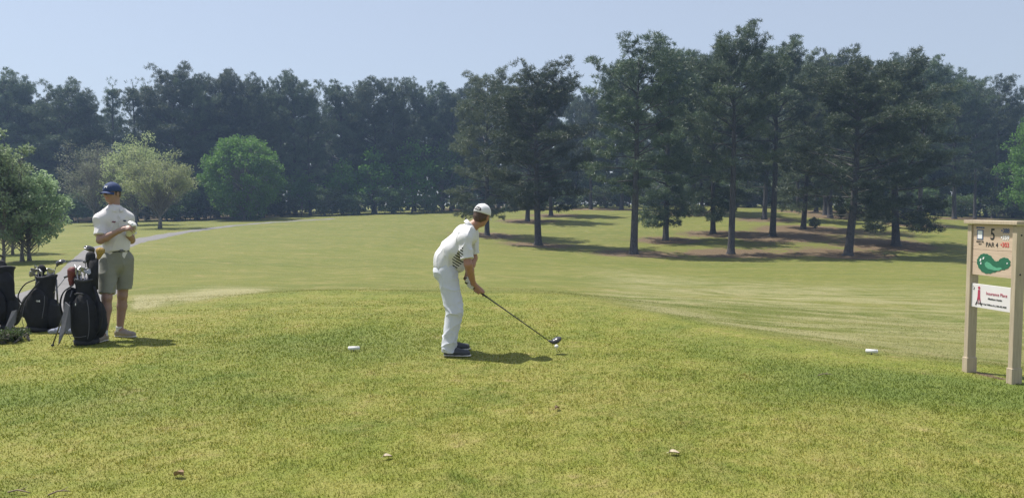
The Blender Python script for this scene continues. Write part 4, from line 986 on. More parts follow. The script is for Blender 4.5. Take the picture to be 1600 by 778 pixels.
pR = wR + V3(.052, .012, .022); hR_ = fingers(pR, (1, .15, .25), (.0, .55, -.6), (0, -.5, .9), curls=[(.2, .3, .3), (.35, .45, .35), (.45, .55, .4), (.6, .6, .4)]) + [cone(wR, pR, .026, .028, k=.02)]
pL = wL + V3(.085, -.04, .050); hL_ = fingers(pL, (.35, -.35, .75), (-.35, -.6, .0), (-.7, .3, .2), curls=[(.5, .7, .6)] * 4) + [cone(wL, pL, .026, .030, k=.02)]
body += hR_
sdf_obj('body', body + hL_, [M['skin'], M['lips'], M['eye_dark'], M['brow']], mr, .0055, .018, paint=head_paint(mh, Rm_), smooth=1)
gl2 = inflate(hL_, .0065) + [cone(wL - V3(.004, -.02, .022), wL + V3(.02, -.03, .02), .033, .034, ca=True, k=.01)]
sdf_obj('glove', gl2, M['white_leather'], mr, .0045, .008, smooth=1)
hairP = [ell(Qm(-.018, 0, .012), (.095, .081, .092), Rm_), ell(Qm(-.05, 0, -.03), (.05, .066, .045), Rm_, k=.02), ell(Qm(.100, 0, -.03), (.098, .12, .13), Rm_, sub=True), ell(Qm(-.02, 0, -.165), (.13, .13, .085), Rm_, sub=True)]
sdf_obj('hair', hairP, M['hair'], mr, .005, .01)
cp2, pt2 = cap_build('cap', mh, mf, (0.02, .04, 1), mr, M['navy'], r=(.112, .093, .102), lift=.030)
E0 = .42
dome_patch('emblem', pt2, [[(.20, E0 - .14), (.11, E0 - .14), (.11, E0 + .16), (.20, E0 + .16)], [(-.11, E0 - .14), (-.20, E0 - .14), (-.20, E0 + .16), (-.11, E0 + .16)], [(.115, E0 - .03), (-.115, E0 - .03), (-.115, E0 + .07), (.115, E0 + .07)]], .003, M['logo_white'], cp2)
shirt2 = inflate(tor2, .020) + [cone(V3(.025, 0, 1.056), V3(.025, 0, 1.13), .136, .140, sq=(Fw, 1.12), ca=True, k=.04)]
for s_, e_ in ((sR, eR), (sL, eL)):
    q = s_ * .24 + e_ * .76; shirt2.append(cone(s_ * .88 + e_ * .12, q, .054, .076, cb=True, k=.05))
M['polo_pale'] = simple('polo_pale', (.64, .615, .625), .8, .035, 9, .25, bscale=30, sheen=.2)
so2 = sdf_obj('polo_shirt', shirt2, M['polo_pale'], mr, .006, .03, disp=folds(.008, 5, 1.0, .5))
def tor_pt(az, z, off=0.0):
    """a point on the front of the man's shirt; az measured from his facing direction towards his left"""
    d = Fw * math.cos(az) + Lw * math.sin(az); r_ = .128 + .020; a_ = r_ / 1.30; b_ = r_; rad_ = a_ * b_ / math.sqrt((b_ * math.cos(az)) ** 2 + (a_ * math.sin(az)) ** 2)
    return V3(.014, 0, z) + d * (rad_ + off)
pk = MB()
pk.add([tor_pt(a, z, .008) for z in (1.46, 1.32) for a in (-.10, .06)] + [tor_pt(a, z, -.01) for z in (1.46, 1.32) for a in (-.10, .06)], [(0, 2, 3, 1), (4, 5, 7, 6), (0, 1, 5, 4), (2, 6, 7, 3), (0, 4, 6, 2), (1, 3, 7, 5)]); pk.build('placket', M['polo_pale'], so2, smooth=False)
for z in (1.44, 1.39, 1.34): b = MB(); b.ball(tor_pt(-.02, z, .010), (.006, .006, .006), 8, 6); b.build('button', M['button'], so2)
for az_, z_, mt_ in ((-.62, 1.385, 'logo_maroon'), (.42, 1.395, 'logo_navy')):
    b = MB()
    for k_ in range(5): q = tor_pt(az_ + .06 * k_, z_ + .004 * math.sin(k_ * 2.0), .007); b.box(q, (.009, .009, .016 if k_ % 2 else .010))
    b.build('chest_logo', M[mt_], so2, smooth=False)
# collar: two turned-down leaves about the neck
cb_ = MB(); nC = 20; V = []; F_ = []
nb = V3(.012, .0, 1.515)
for j, (rr_, dz) in enumerate(((.070, .045), (.078, .048), (.096, .006), (.090, .002))):
    for i in range(nC + 1):
        a = .22 + (2 * math.pi - .44) * i / nC; d = Fw * math.cos(a) + Lw * math.sin(a); ff = 1 if abs(math.sin(a / 2)) > .5 else 1.12
        V.append(nb + d * rr_ * ff + V3(0, 0, dz - (.022 * math.cos(a) if math.cos(a) > 0 else -.008)))
for j in range(3):
    for i in range(nC): a = j * (nC + 1) + i; F_.append((a, a + 1, a + nC + 2, a + nC + 1))
cb_.add(V, F_); cb_.build('collar', M['polo_pale'], so2)
# shorts with belt
sh2 = [cone(V3(.025, 0, .90), V3(.025, 0, 1.055), .132, .126, sq=(Fw, 1.14), cb=True, k=.04)]
hemR = hipR * .20 + knR * .80 + V3(.0, 0, -.02); hemL = hipL * .20 + knL * .80 + V3(0.01, 0, -.005)
sh2 += [cone(hipR + V3(.0, .0, .0), hemR + V3(-.005, 0, -.02), .096, .094, cb=True, k=.035), cone(hipL, hemL, .094, .088, cb=True, k=.035)]
sdo = sdf_obj('shorts', sh2, M['khaki'], mr, .006, .03, disp=folds(.0095, 21, .8, .35))
bl_ = sdf_obj('belt', [cone(V3(.025, 0, 1.028), V3(.025, 0, 1.062), .1365, .1345, sq=(Fw, 1.14), ca=True, cb=True)], M['belt'], mr, .005, .003)
b = MB(); q = V3(.025, 0, 1.046) + Fw * .130; b.box(q, (.012, .036, .028), Matrix.Rotation(math.atan2(Fw[1], Fw[0]), 3, 'Z')); b.build('buckle', M['steel_dark'], bl_, smooth=False)
shoe('shoe', aR[:2] + V3(.012, .055, 0)[:2], aR[:2] + V3(-.05, -.235, 0)[:2], mr, M['shoe_tan'])
shoe('shoe', aL[:2] + V3(-.065, .015, 0)[:2], aL[:2] + V3(.225, -.055, 0)[:2], mr, M['shoe_tan'])
for a_ in (aR, aL): sdf_obj('sock', [cone(a_ + V3(0, 0, -.01), a_ + V3(0, 0, .045), .041, .041, cb=True)], M['sock'], mr, .005, .005)
# ------------------------------------------------------------------ golf bags
M['bag_black'] = simple('bag_black', (.011, .011, .015), .85, .25, 18, .5, bscale=25); M['bag_charcoal'] = simple('bag_charcoal', (.05, .05, .06), .8, .2, 20, .3)
M['bag_grey'] = simple('bag_grey', (.115, .115, .135), .8, .12, 14, .3); M['wine'] = simple('wine', (.16, .035, .035), .6, .1); M['fuzzy_gold'] = simple('fuzzy_gold', (.36, .24, .07), .95, .4, 60, .8)
M['steel_dark'] = simple('steel_dark', (.12, .12, .13), .3, .2, metal=.6); M['rubber'] = simple('rubber', (.03, .03, .032), .85, .2, 30, .3); M['towel_grey'] = simple('towel_grey', (.24, .26, .33), .95, .12, 30, .6)
def pouch(name, c, r, rot, parent, mat, seed, amp=.006):
    return sdf_obj(name, [ell(c, r, rot, k=.02), ell(np.array(c) - np.array([0, 0, r[2] * .35]), (r[0] * 1.0, r[1] * 1.02, r[2] * .62), rot, k=.03)], mat, parent, .008, .03, disp=folds(amp, seed, .8))
def golf_bag(px, py, yaw, lean, H, label, seed, trim='bag_grey', legs=True, r0=.125, flap=True):
    p = at(px, py); root = empty('golf_bag', p, yaw); tag(root, label, 'golf bag', 'golf bags beside the tee')
    ax = V3(lean[0], lean[1], 1); ax /= np.linalg.norm(ax); Q = lambda h, x=0, y=0: ax * h + V3(x, y, 0)
    n = 24; mb = MB(); V = []; F_ = []; prof = [(0, .92), (.02, 1.0), (.12, 1.02), (.3, 1.0), (.55, .98), (.8, .87), (.93, .86), (.96, .91), (1.0, .92), (1.0, .80), (.9, .76)]
    for h, s_ in prof:
        for k_ in range(n):
            a = 2 * math.pi * k_ / n; wob = 1 + .03 * math.sin(3 * a + h * 6 + seed)
            V.append(Q(h * H) + V3(math.cos(a) * r0 * s_ * wob, math.sin(a) * r0 * .88 * s_ * wob, 0))
    for j in range(len(prof) - 1):
        for k_ in range(n): k2 = (k_ + 1) % n; F_.append((j * n + k_, j * n + k2, (j + 1) * n + k2, (j + 1) * n + k_))
    F_.append(tuple(range(n - 1, -1, -1))); F_.append(tuple((len(prof) - 1) * n + k_ for k_ in range(n)))
    mb.add(V, F_); mb.build('body', M['bag_black'], root)
    rim = MB(); pts = [Q(H) + V3(math.cos(a) * r0 * .88, math.sin(a) * r0 * .79, .014 * math.sin(a * 2 + seed)) for a in np.linspace(0, 2 * math.pi, 25)]; rim.tube(pts, .012, 7); rim.build('top_rim', M['bag_charcoal'], root)
    dv = MB()
    for a in (0, 1.05, 2.1): dv.tube([Q(H * .985) + V3(math.cos(a) * r0 * .82, math.sin(a) * r0 * .72, 0), Q(H * .985) - V3(math.cos(a) * r0 * .82, math.sin(a) * r0 * .72, 0)], .008, 6)
    dv.build('club_divider', M['bag_charcoal'], root)
    bs = MB(); bs.tube([Q(-.005), Q(.05)], [r0 * 1.02, r0 * 1.08], 20); bs.build('base_cup', M['rubber'], root)
    return root, Q, ax
def strap(root, pts, w_=.03, mat='bag_black', name='strap'):
    b = MB(); b.tube(spline(pts, 5), [(w_, .008)] * (5 * (len(pts) - 1) + 1), 8, flat=(0, 1, .2)); return b.build(name, M[mat], root)
def stand_leg(root, a, b_):
    m = MB(); m.tube([a, b_], [.009, .008], 8); o = m.build('leg', M['steel_dark'], root); f = MB(); f.ball(b_, (.018, .018, .014), 10, 6); f.build('foot', M['rubber'], o); return o
club_g = {}
def club(root, base, tip, kind, label, group, seed=0, glove=None):
    """a club standing in a bag: base inside the bag, tip where the head sits (world-space offsets of the bag root)"""
    L0 = root.matrix_basis if False else Matrix.Translation(root.location) @ Matrix.Rotation(root.rotation_euler.z, 4, 'Z')
    base = L0 @ Vector(base); tip = L0 @ Vector(tip); e = empty('golf_club', tip); tag(e, label, 'golf club', group)
    b = MB(); b.tube([base - tip, Vector((0, 0, 0))], [.006, .005], 6); b.build('shaft', M['steel'] if kind in ('iron', 'putter') else M['graphite'], e)
    g_ = random.Random(seed); a = g_.uniform(0, 6.28); Rz = Matrix.Rotation(a, 3, 'Z')
    if kind == 'iron':
        poly = [(0, -.012), (.018, -.018), (.055, -.030), (.074, -.012), (.078, .022), (.066, .034), (.020, .010), (0, .012)]
        Mx = (Rz @ Matrix.Rotation(R(82), 3, 'X') @ Matrix.Rotation(R(g_.uniform(-25, 10)), 3, 'Z')).to_4x4(); b = MB(); b.prism([(x, y * 1.25) for x, y in poly], -.007, .009, Mx); b.tube([(0, 0, -.05), (0, 0, .008)], [.0075, .009], 8); b.build('club_head', M['steel'], e, smooth=False, bevel=.003)
    elif kind == 'wood':
        P = [ell(V3(.045, .0, .018), (.060, .052, .032), np.array(Matrix.Rotation(R(-20), 3, 'Y')), k=.01), cone((0, 0, -.03), (.02, 0, .012), .010, .018, k=.015)]
        o = sdf_obj('club_head', P, M['club_crown'], e, .006, .012); o.rotation_euler = (0, 0, a)
        b = MB(); b.tube([(.045 + .058 * math.cos(q), .05 * math.sin(q), .010 + .020 * math.cos(q)) for q in np.linspace(-1.6, 1.6, 12)], .005, 6); o2 = b.build('club_face', M['steel'], e); o2.rotation_euler = (0, 0, a)
    elif kind == 'cover':
        P = [cone((0, 0, -.14), (0, 0, -.05), .028, .036, k=.03), ell((.012, 0, .0), (.052, .043, .060), None, k=.03)]
        o = sdf_obj('head_cover', P, M[glove or 'bag_black'], e, .007, .02, disp=folds(.005, seed + 3, 1.5))
    elif kind == 'fuzzy':
        P = [cone((-.02, 0, -.08), (0, 0, -.02), .022, .032, k=.03), ell((.0, 0, .0), (.050, .043, .036), None, k=.03)]
        o = sdf_obj('head_cover', P, M['fuzzy_gold'], e, .006, .02, disp=lambda P: .006 * np.sin(P[:, 0] * 190) * np.sin(P[:, 1] * 170 + 1) * np.sin(P[:, 2] * 210))
    elif kind == 'putter':
        b = MB(); b.box((.02, 0, .0), (.095, .028, .022)); o = b.build('club_head', M['steel_dark'], e, smooth=False, bevel=.003); o.rotation_euler = (.4, -.3, a)
    return e
def irons(root, Q, H, r0, n, a0, a1, group, label, rad=.8, hh=(.05, .13), seed=0):
    g_ = random.Random(seed)
    for i in range(n):
        a = a0 + (a1 - a0) * i / max(n - 1, 1) + g_.uniform(-.1, .1); rr_ = r0 * rad * g_.uniform(.45, 1.0); q = Q(H) + V3(math.cos(a) * rr_, math.sin(a) * rr_ * .9, 0)
        tip = q + V3(math.cos(a) * .02, math.sin(a) * .02, g_.uniform(*hh)); club(root, Q(H * .35), tip, 'iron', label, group, seed * 31 + i)

def zips(root, Q, lines, mat='bag_grey'):
    for a_ in lines:
        m = MB(); m.tube(spline([Q(*q) for q in a_], 6), .0035, 5); m.build('zip', M[mat], root)
def patch(root, Q, h, x, y, w_, hh):
    m = MB()
    for k_ in range(5): q = Q(h, x + (k_ - 2) * w_, y); m.box(q, (w_ * .62, .008, hh * (1 if k_ % 2 == 0 else .6)))
    m.build('emblem', M['logo_white'], root, smooth=False)
# bag beside the man
H1 = .74
b1, Q1, ax1 = golf_bag(136, 537, 0, (-.015, .05), H1, 'black stand bag with grey side panel, in front of the man in khaki shorts', 1, r0=.130)
pouch('side_pocket', Q1(.47, -.150, -.02), (.075, .11, .18), None, b1, M['bag_black'], 4); pouch('front_pocket', Q1(.30, .02, -.09), (.145, .085, .29), None, b1, M['bag_black'], 5)
pouch('ball_pocket', Q1(.28, .13, .03), (.07, .10, .21), None, b1, M['bag_black'], 6)
m = MB(); m.add([(-.14, -.17, .50), (-.075, -.20, .46), (-.055, -.235, .22), (-.115, -.25, .17), (-.19, -.24, .03), (-.185, -.23, .12), (-.14, -.17, .50)][:6], [(0, 1, 2, 3, 4, 5)]); 
m.v = m.v + [(x + .004, y + .012, z) for x, y, z in m.v]; m.n = 12; m.f += [(11, 10, 9, 8, 7, 6)] + [(i, 6 + i, 6 + (i + 1) % 6, (i + 1) % 6) for i in range(6)]; m.mi = [0] * len(m.f)
m.build('grey_panel', M['bag_grey'], b1, smooth=False)
strap(b1, [Q1(.66, .12, -.05), Q1(.50, .20, -.10), Q1(.34, .235, -.12), Q1(.20, .20, -.10), Q1(.12, .13, -.06)], .024)
strap(b1, [Q1(.68, -.10, -.08), Q1(.60, -.19, -.12), Q1(.46, -.24, -.10), Q1(.30, -.235, -.05)], .026)
m = MB(); m.tube(spline([Q1(.58, -.05, -.135), Q1(.595, 0, -.17), Q1(.58, .05, -.135)], 5), .009, 7); m.build('handle', M['bag_charcoal'], b1)
stand_leg(b1, tuple(Q1(.62, -.10, -.10)), (-.30, -.16, .012)); stand_leg(b1, tuple(Q1(.62, .02, -.13)), (.10, -.42, .012)) if 0 else None
zips(b1, Q1, [[(.50, -.10, -.150), (.40, -.125, -.165), (.20, -.130, -.168), (.08, -.10, -.150)], [(.52, .09, -.150), (.40, .115, -.165), (.20, .118, -.168), (.08, .09, -.150)], [(.115, -.09, -.160), (.105, 0, -.185), (.115, .08, -.160)]])
patch(b1, Q1, .47, 0, -.160, .016, .026)
g1 = 'irons in the bag beside the man'
irons(b1, Q1, H1, .145, 9, 2.0, 5.6, g1, 'steel iron head poking from the bag beside the man', hh=(.04, .14), seed=3)
club(b1, Q1(.3), Q1(H1, -.005, .03) + V3(-.01, 0, .20), 'putter', 'dark putter head sticking up above the irons of the bag beside the man', None, 4)
club(b1, Q1(.3), Q1(H1, -.12, -.03) + V3(-.03, 0, .085), 'cover', 'wine red head cover leaning out left of the bag beside the man', None, 7, 'wine')
club(b1, Q1(.3), Q1(H1, .05, -.02) + V3(.01, 0, .26), 'cover', 'tall black head cover standing highest in the bag beside the man', None, 8)
club(b1, Q1(.3), Q1(H1, .10, .0) + V3(.075, 0, .325), 'fuzzy', 'fuzzy gold head cover touching the waist of the man', None, 9)
club(b1, Q1(.3), Q1(H1, .06, .03) + V3(.015, .02, .33), 'wood', 'dark club head beside the fuzzy gold head cover', None, 10)
# black club tube standing in the bag under the covers
m = MB(); q = Q1(H1 - .12, .085, .0); m.tube([q, q + V3(.01, 0, .36)], [.050, .054], 14); o = m.build('head_cover', M['bag_black']); o.location = b1.location; tag(o, 'long black sleeve cover standing in the bag beside the man', 'head cover')

# middle bag
H2 = .70
b2, Q2, ax2 = golf_bag(60, 517, 0, (.11, .12), H2, 'black stand bag with carry strap, middle one of the three bags', 2, r0=.135)
pouch('side_pocket', Q2(.22, .16, .0), (.085, .11, .19), None, b2, M['bag_black'], 14); pouch('front_pocket', Q2(.28, .0, -.09), (.145, .085, .27), None, b2, M['bag_black'], 15); pouch('ball_pocket', Q2(.30, -.175, .02), (.08, .10, .16), None, b2, M['bag_black'], 16)
strap(b2, [Q2(.66, -.10, -.06), Q2(.60, -.20, -.10), Q2(.46, -.25, -.12), Q2(.36, -.20, -.10), Q2(.33, -.13, -.10)], .016)
strap(b2, [Q2(.64, .0, -.13), Q2(.50, -.07, -.19), Q2(.36, -.14, -.20), Q2(.20, -.20, -.15)], .022, 'bag_charcoal')
m = MB(); m.add([(-.20, -.20, .28), (-.12, -.23, .30), (-.14, -.24, .14), (-.24, -.23, .01), (-.31, -.22, .0)], [(0, 1, 2, 3, 4)]); m.v += [(x + .004, y + .012, z) for x, y, z in m.v]; m.n = 10; m.f += [(9, 8, 7, 6, 5)] + [(i, 5 + i, 5 + (i + 1) % 5, (i + 1) % 5) for i in range(5)]; m.mi = [0] * len(m.f); m.build('grey_panel', M['bag_grey'], b2, smooth=False)
stand_leg(b2, tuple(Q2(.66, .13, -.02)), (.26, .02, .30)) if 0 else None
m = MB(); m.tube([Q2(.66, .13, .0), V3(.245, .02, .34)], [.011, .010], 8); m.tube([V3(.245, .02, .34), V3(.20, -.02, .02)], [.010, .009], 8); o = m.build('leg', M['steel_dark'], b2)
zips(b2, Q2, [[(.46, -.10, -.150), (.36, -.125, -.165), (.18, -.130, -.165), (.07, -.10, -.150)], [(.46, .10, -.150), (.34, .12, -.162), (.18, .118, -.165)]]); patch(b2, Q2, .40, .03, -.172, .014, .022)
irons(b2, Q2, H2, .15, 7, 1.9, 6.0, 'irons in the middle bag', 'steel iron head poking from the middle bag', hh=(.02, .09), seed=5)
club(b2, Q2(.3), Q2(H2, .08, 0) + V3(.06, 0, .155), 'wood', 'big dark driver head standing up from the middle bag', None, 21)
club(b2, Q2(.3), Q2(H2, .11, 0) + V3(.14, 0, -.01), 'putter', 'dark putter head jutting right from the middle bag', None, 22)
club(b2, Q2(.3), Q2(H2, -.06, .03) + V3(-.03, 0, .085), 'cover', 'soft black head cover lying over the top of the middle bag', None, 23)

# bag on a pull cart at the left edge
H3 = .80
b3, Q3, ax3 = golf_bag(-2, 514, 0, (.02, .12), H3, 'black bag on a pull cart, cut by the left edge of the picture', 3, r0=.16)
pouch('front_pocket', Q3(.30, .02, -.13), (.14, .08, .24), None, b3, M['bag_black'], 24); pouch('side_pocket', Q3(.24, .17, .0), (.08, .11, .20), None, b3, M['bag_black'], 26)
m = MB(); P = [cone(Q3(.85, .0, -.03), Q3(.60, .07, -.06), .05, .12, sq=((0, 1, 0), 1.8), k=.04), cone(Q3(.60, .07, -.06), Q3(.42, .13, -.06), .12, .09, sq=((0, 1, 0), 2.0), k=.04)]
sdf_obj('rain_hood', P, M['bag_black'], b3, .009, .04, disp=folds(.010, 31, .9))
for s_, xx_ in ((1, .10), (-1, -.28)):
    pass
crt = empty('pull_cart', b3.location.copy()); tag(crt, 'wheeled pull cart carrying the leftmost bag, its wheel by the weeds', 'golf cart')
for xx_ in (.085, -.33):
    m = MB(); m.tube([V3(xx_, -.20 + .135 * math.cos(a), .14 + .135 * math.sin(a)) for a in np.linspace(0, 2 * math.pi, 25)], .022, 8, flat=(1, 0, 0)); wo = m.build('wheel', M['rubber'], crt)
    m = MB()
    for a in np.linspace(0, 2 * math.pi, 7)[:-1]: m.tube([V3(xx_, -.20, .14), V3(xx_, -.20 + .12 * math.cos(a), .14 + .12 * math.sin(a))], .008, 5)
    m.ball(V3(xx_, -.20, .14), (.022, .03, .03), 10, 6); m.build('spokes', M['bag_charcoal'], wo)
m = MB(); m.tube([V3(-.33, -.20, .14), V3(.085, -.20, .14)], .011, 8); m.tube([V3(-.12, -.20, .14), V3(-.10, .16, .12), V3(-.08, .26, .92)], .014, 8); m.tube([V3(-.08, .26, .92), V3(-.08, -.02, 1.02)], .013, 8); m.build('frame', M['bag_charcoal'], crt)
# towel on the grass between two bags
pt_ = at(96, 521); m = MB(); P = [cone((-.11, 0, .03), (.09, .02, .04), .040, .055, sq=((0, 0, 1), 1.2), k=.03), cone((.02, 0, .05), (.12, -.03, .03), .045, .035, k=.03)]
o = sdf_obj('towel', P, M['towel_grey'], None, .006, .03, disp=folds(.014, 41, 1.6)); o.location = pt_; tag(o, 'crumpled blue-grey towel on the grass between the two right bags', 'towel')

# ------------------------------------------------------------------ tee sign
def lumber(name, col, dark, vert=True):
    m, t, p, o = node_mat(name); tc = t.nodes.new('ShaderNodeTexCoord').outputs['Object']; mp = N(t, 'ShaderNodeMapping'); mp.inputs['Scale'].default_value = (14, 14, 1.2) if vert else (2.0, 2.0, 26); t.links.new(tc, mp.inputs[0])
    f = noise(t, 4, 4, .6, mp.outputs[0], .4); t.links.new(ramp(t, f, [(.3, dark), (.65, col)]), p.inputs['Base Color']); p.inputs['Roughness'].default_value = .7
    bp = N(t, 'ShaderNodeBump', Strength=.3, Distance=.004); t.links.new(f, bp.inputs['Height']); t.links.new(bp.outputs[0], p.inputs['Normal']); return m
M['post_paint'] = lumber('post_paint', (.50, .415, .30), (.40, .325, .235)); M['panel_wood'] = lumber('panel_wood', (.62, .475, .36), (.50, .38, .28), False)
M['sign_white'] = simple('sign_white', (.74, .70, .70), .5, .03, 8); M['ink_black'] = simple('ink_black', (.03, .03, .03), .6, .1); M['ink_blue'] = simple('ink_blue', (.05, .10, .26), .6, .1); M['ink_red'] = simple('ink_red', (.60, .10, .09), .6, .1); M['ink_white'] = simple('ink_white', (.8, .8, .82), .6, .03)
M['map_dark'] = simple('map_dark', (.020, .135, .075), .6, .12, 30); M['map_light'] = simple('map_light', (.10, .36, .22), .6, .1, 30); M['ink_crimson'] = simple('ink_crimson', (.42, .05, .10), .6, .05); M['bolt'] = simple('bolt', (.03, .03, .03), .5, .1)
base = Vector((SIGN_L.x, SIGN_L.y, float(zt(SIGN_L.x, SIGN_L.y))))
sg = empty('tee_sign', base); sg.rotation_euler = (0, 0, math.atan2(SIGN_W.y, SIGN_W.x)); tag(sg, 'beige wooden tee sign on two posts with hole number and green map', 'sign')
# local frame: +x along the sign to the near post, -y = facing direction of the panels
SW = .52; PW, PD = .050, .095; yf = -PD / 2
for x0 in (0, SW):
    m = MB(); m.box((x0, 0, .69), (PW, PD, 1.46)); po = m.build('post', M['post_paint'], sg, smooth=False, bevel=.004)
    m = MB(); m.box((x0, 0, .045), (PW + .015, PD + .015, .20)); m.build('base_block', M['post_paint'], po, smooth=False, bevel=.004)
    m = MB()
    if x0:
        for z in (1.335, .985): m = MB(); m.ball((x0 + PW / 2, 0, z), (.006, .009, .009), 10, 6); m.build('bolt', M['bolt'], po)
        pass
m = MB(); m.box((SW / 2, 0, 1.443), (SW + PW + .045, PD + .055, .034)); m.build('cap_board', M['post_paint'], sg, smooth=False, bevel=.004)
x0, x1 = PW / 2 + .001, SW - PW / 2 - .001; pw = x1 - x0
py_ = yf + .016; m = MB(); zz_ = [.945, 1.065, 1.185, 1.305, 1.425]
for i in range(4): m.box(((x0 + x1) / 2, py_ + .009, (zz_[i] + zz_[i + 1]) / 2), (pw, .018, zz_[i + 1] - zz_[i] - .0025))
up = m.build('upper_panel', M['panel_wood'], sg, smooth=False, bevel=.0012)
m = MB(); m.box(((x0 + x1) / 2, py_ + .021, 1.185), (pw, .006, .476)); m.build('backing', M['post_paint'], up, smooth=False)
def text(s_, x, z, h, mat, parent, wf=1.0, y=None, align='CENTER', bold=0.0, name='lettering'):
    cu = bpy.data.curves.new(name, 'FONT'); cu.body = s_; cu.size = h * 1.4; cu.align_x = align; cu.extrude = .0012; cu.offset = bold
    o = bpy.data.objects.new(name, cu); dg = bpy.context.evaluated_depsgraph_get(); C.objects.link(o); dg.update(); me = bpy.data.meshes.new_from_object(o.evaluated_get(bpy.context.evaluated_depsgraph_get()))
    bpy.data.objects.remove(o); me.materials.clear(); me.materials.append(mat); o = bpy.data.objects.new(name, me); C.objects.link(o); o.parent = parent
    o.rotation_euler = (math.pi / 2, 0, 0); o.location = (x, (py_ if y is None else y) - .0011, z); o.scale = (wf, 1, 1); return o
fx = lambda f: x0 + pw * f
text('5', fx(.50), 1.285, .105, M['ink_black'], up, .75, bold=.002); text('PAR 4', fx(.49), 1.218, .042, M['ink_black'], up, .95, bold=.0006)
text('\u2022388', fx(.80), 1.352, .040, M['ink_blue'], up, .9, bold=.001); text('\u2022359', fx(.80), 1.290, .040, M['ink_white'], up, .9, bold=.001); text('\u2022303', fx(.80), 1.224, .042, M['ink_red'], up, .9, bold=.001)
text('SPONSOR', fx(.19), 1.384, .014, M['ink_blue'], up, 1.1, bold=.0008); text('SCAN TO', fx(.19), 1.254, .013, M['ink_black'], up, 1.1, bold=.0008); text('VIEW', fx(.19), 1.232, .011, M['ink_black'], up, 1.0)
m = MB(); m.box((fx(.19), py_ - .0012, 1.325), (.072, .003, .092)); ic = m.build('info_box', M['ink_blue'], up, smooth=False)
m = MB(); m.box((fx(.19), py_ - .003, 1.325), (.054, .003, .074)); m.build('info_face', M['ink_white'], ic, smooth=False)
kid = [(.17, .80), (.25, .93), (.36, .95), (.48, .86), (.56, .68), (.64, .66), (.74, .82), (.86, .84), (.94, .70), (.93, .48), (.84, .34), (.70, .26), (.55, .14), (.40, .06), (.26, .14), (.16, .36), (.13, .60)]
def kmap(poly, s_=1.0, c=(.5, .5)): return [(fx(c[0] + (a - c[0]) * s_), .955 + .205 * (c[1] + (b_ - c[1]) * s_)) for a, b_ in poly]
Mx = Matrix(((1, 0, 0, 0), (0, 0, -1, 0), (0, 1, 0, 0), (0, 0, 0, 1)))
def plate(poly, y0, y1, mat, parent, name):
    b = MB(); b.prism([(x, z) for x, z in poly], -y0, -y1, Mx); return b.build(name, mat, parent, smooth=False)
ks = [tuple(v) for v in spline([(a, b_, 0) for a, b_ in kid + kid[:1]], 4)][:-1]; ks = [(a[0] + .010 * math.sin(i * 2.2), a[1] + .018 * math.cos(i * 2.2)) for i, a in enumerate(ks)]
hm_ = plate(kmap(ks), py_ - .0022, py_ + .001, M['map_dark'], up, 'hole_map')
inn = [(.33, .52), (.38, .60), (.46, .54), (.52, .44), (.62, .36), (.72, .40), (.76, .34), (.68, .24), (.56, .24), (.42, .28), (.35, .38)]
plate(kmap(inn), py_ - .0040, py_ - .001, M['map_light'], hm_, 'fairway_mark')
for q in ([(.20, .60), (.215, .72), (.245, .72), (.235, .60)], [(.27, .70), (.29, .80), (.32, .79), (.30, .69)], [(.22, .46), (.225, .55), (.25, .55), (.245, .46)], [(.86, .58), (.87, .64), (.89, .63), (.88, .57)]): plate(kmap(q), py_ - .0045, py_ - .001, M['ink_white'], hm_, 'bunker_mark')
# lower white board
y2 = yf + .020; m = MB(); m.box(((x0 + x1) / 2, y2 + .006, .750), (pw, .012, .222)); lo_ = m.build('lower_panel', M['sign_white'], sg, smooth=False, bevel=.0015)
text('Insurance Place', fx(.635), .770, .030, M['ink_crimson'], lo_, .92, y=y2, bold=-.0002); text('Matthew Austin', fx(.60), .728, .017, M['ink_black'], lo_, 1.05, y=y2, bold=.0004)
text('1110 W. Paul Williams St. | 256-435-4528', fx(.52), .672, .0145, M['ink_black'], lo_, .98, y=y2, bold=.0003)
fg = [(.17, .77), (.225, .77), (.23, .46), (.25, .22), (.27, .10), (.235, .16), (.205, .40), (.195, .10), (.185, .40), (.155, .16), (.12, .10), (.145, .22), (.165, .46)]
lz = lambda poly: [(fx(a), .645 + .21 * b_) for a, b_ in poly]
io = plate(lz(fg), y2 - .0022, y2 + .001, M['ink_crimson'], lo_, 'logo_figure')
plate([(fx(.197) + .014 * math.cos(a), .645 + .21 * .86 + .014 * math.sin(a)) for a in np.linspace(0, 2 * math.pi, 15)[:-1]], y2 - .0022, y2 + .001, M['ink_crimson'], lo_, 'logo_dot')
for sx_ in (-1, 1): plate(lz([(.197 + sx_ * .030, .34), (.197 + sx_ * .045, .26), (.197 + sx_ * .088, .08), (.197 + sx_ * .060, .09), (.197 + sx_ * .030, .26)][::sx_]), y2 - .0036, y2 - .001, M['ink_black'], lo_, 'logo_leg')
m = MB(); m.tube([V3(fx(.05), y2 - .002, .835), V3(fx(.08), y2 - .002, .82), V3(fx(.055), y2 - .002, .805)], .0025, 5); m.build('corner_mark', M['ink_black'], lo_)

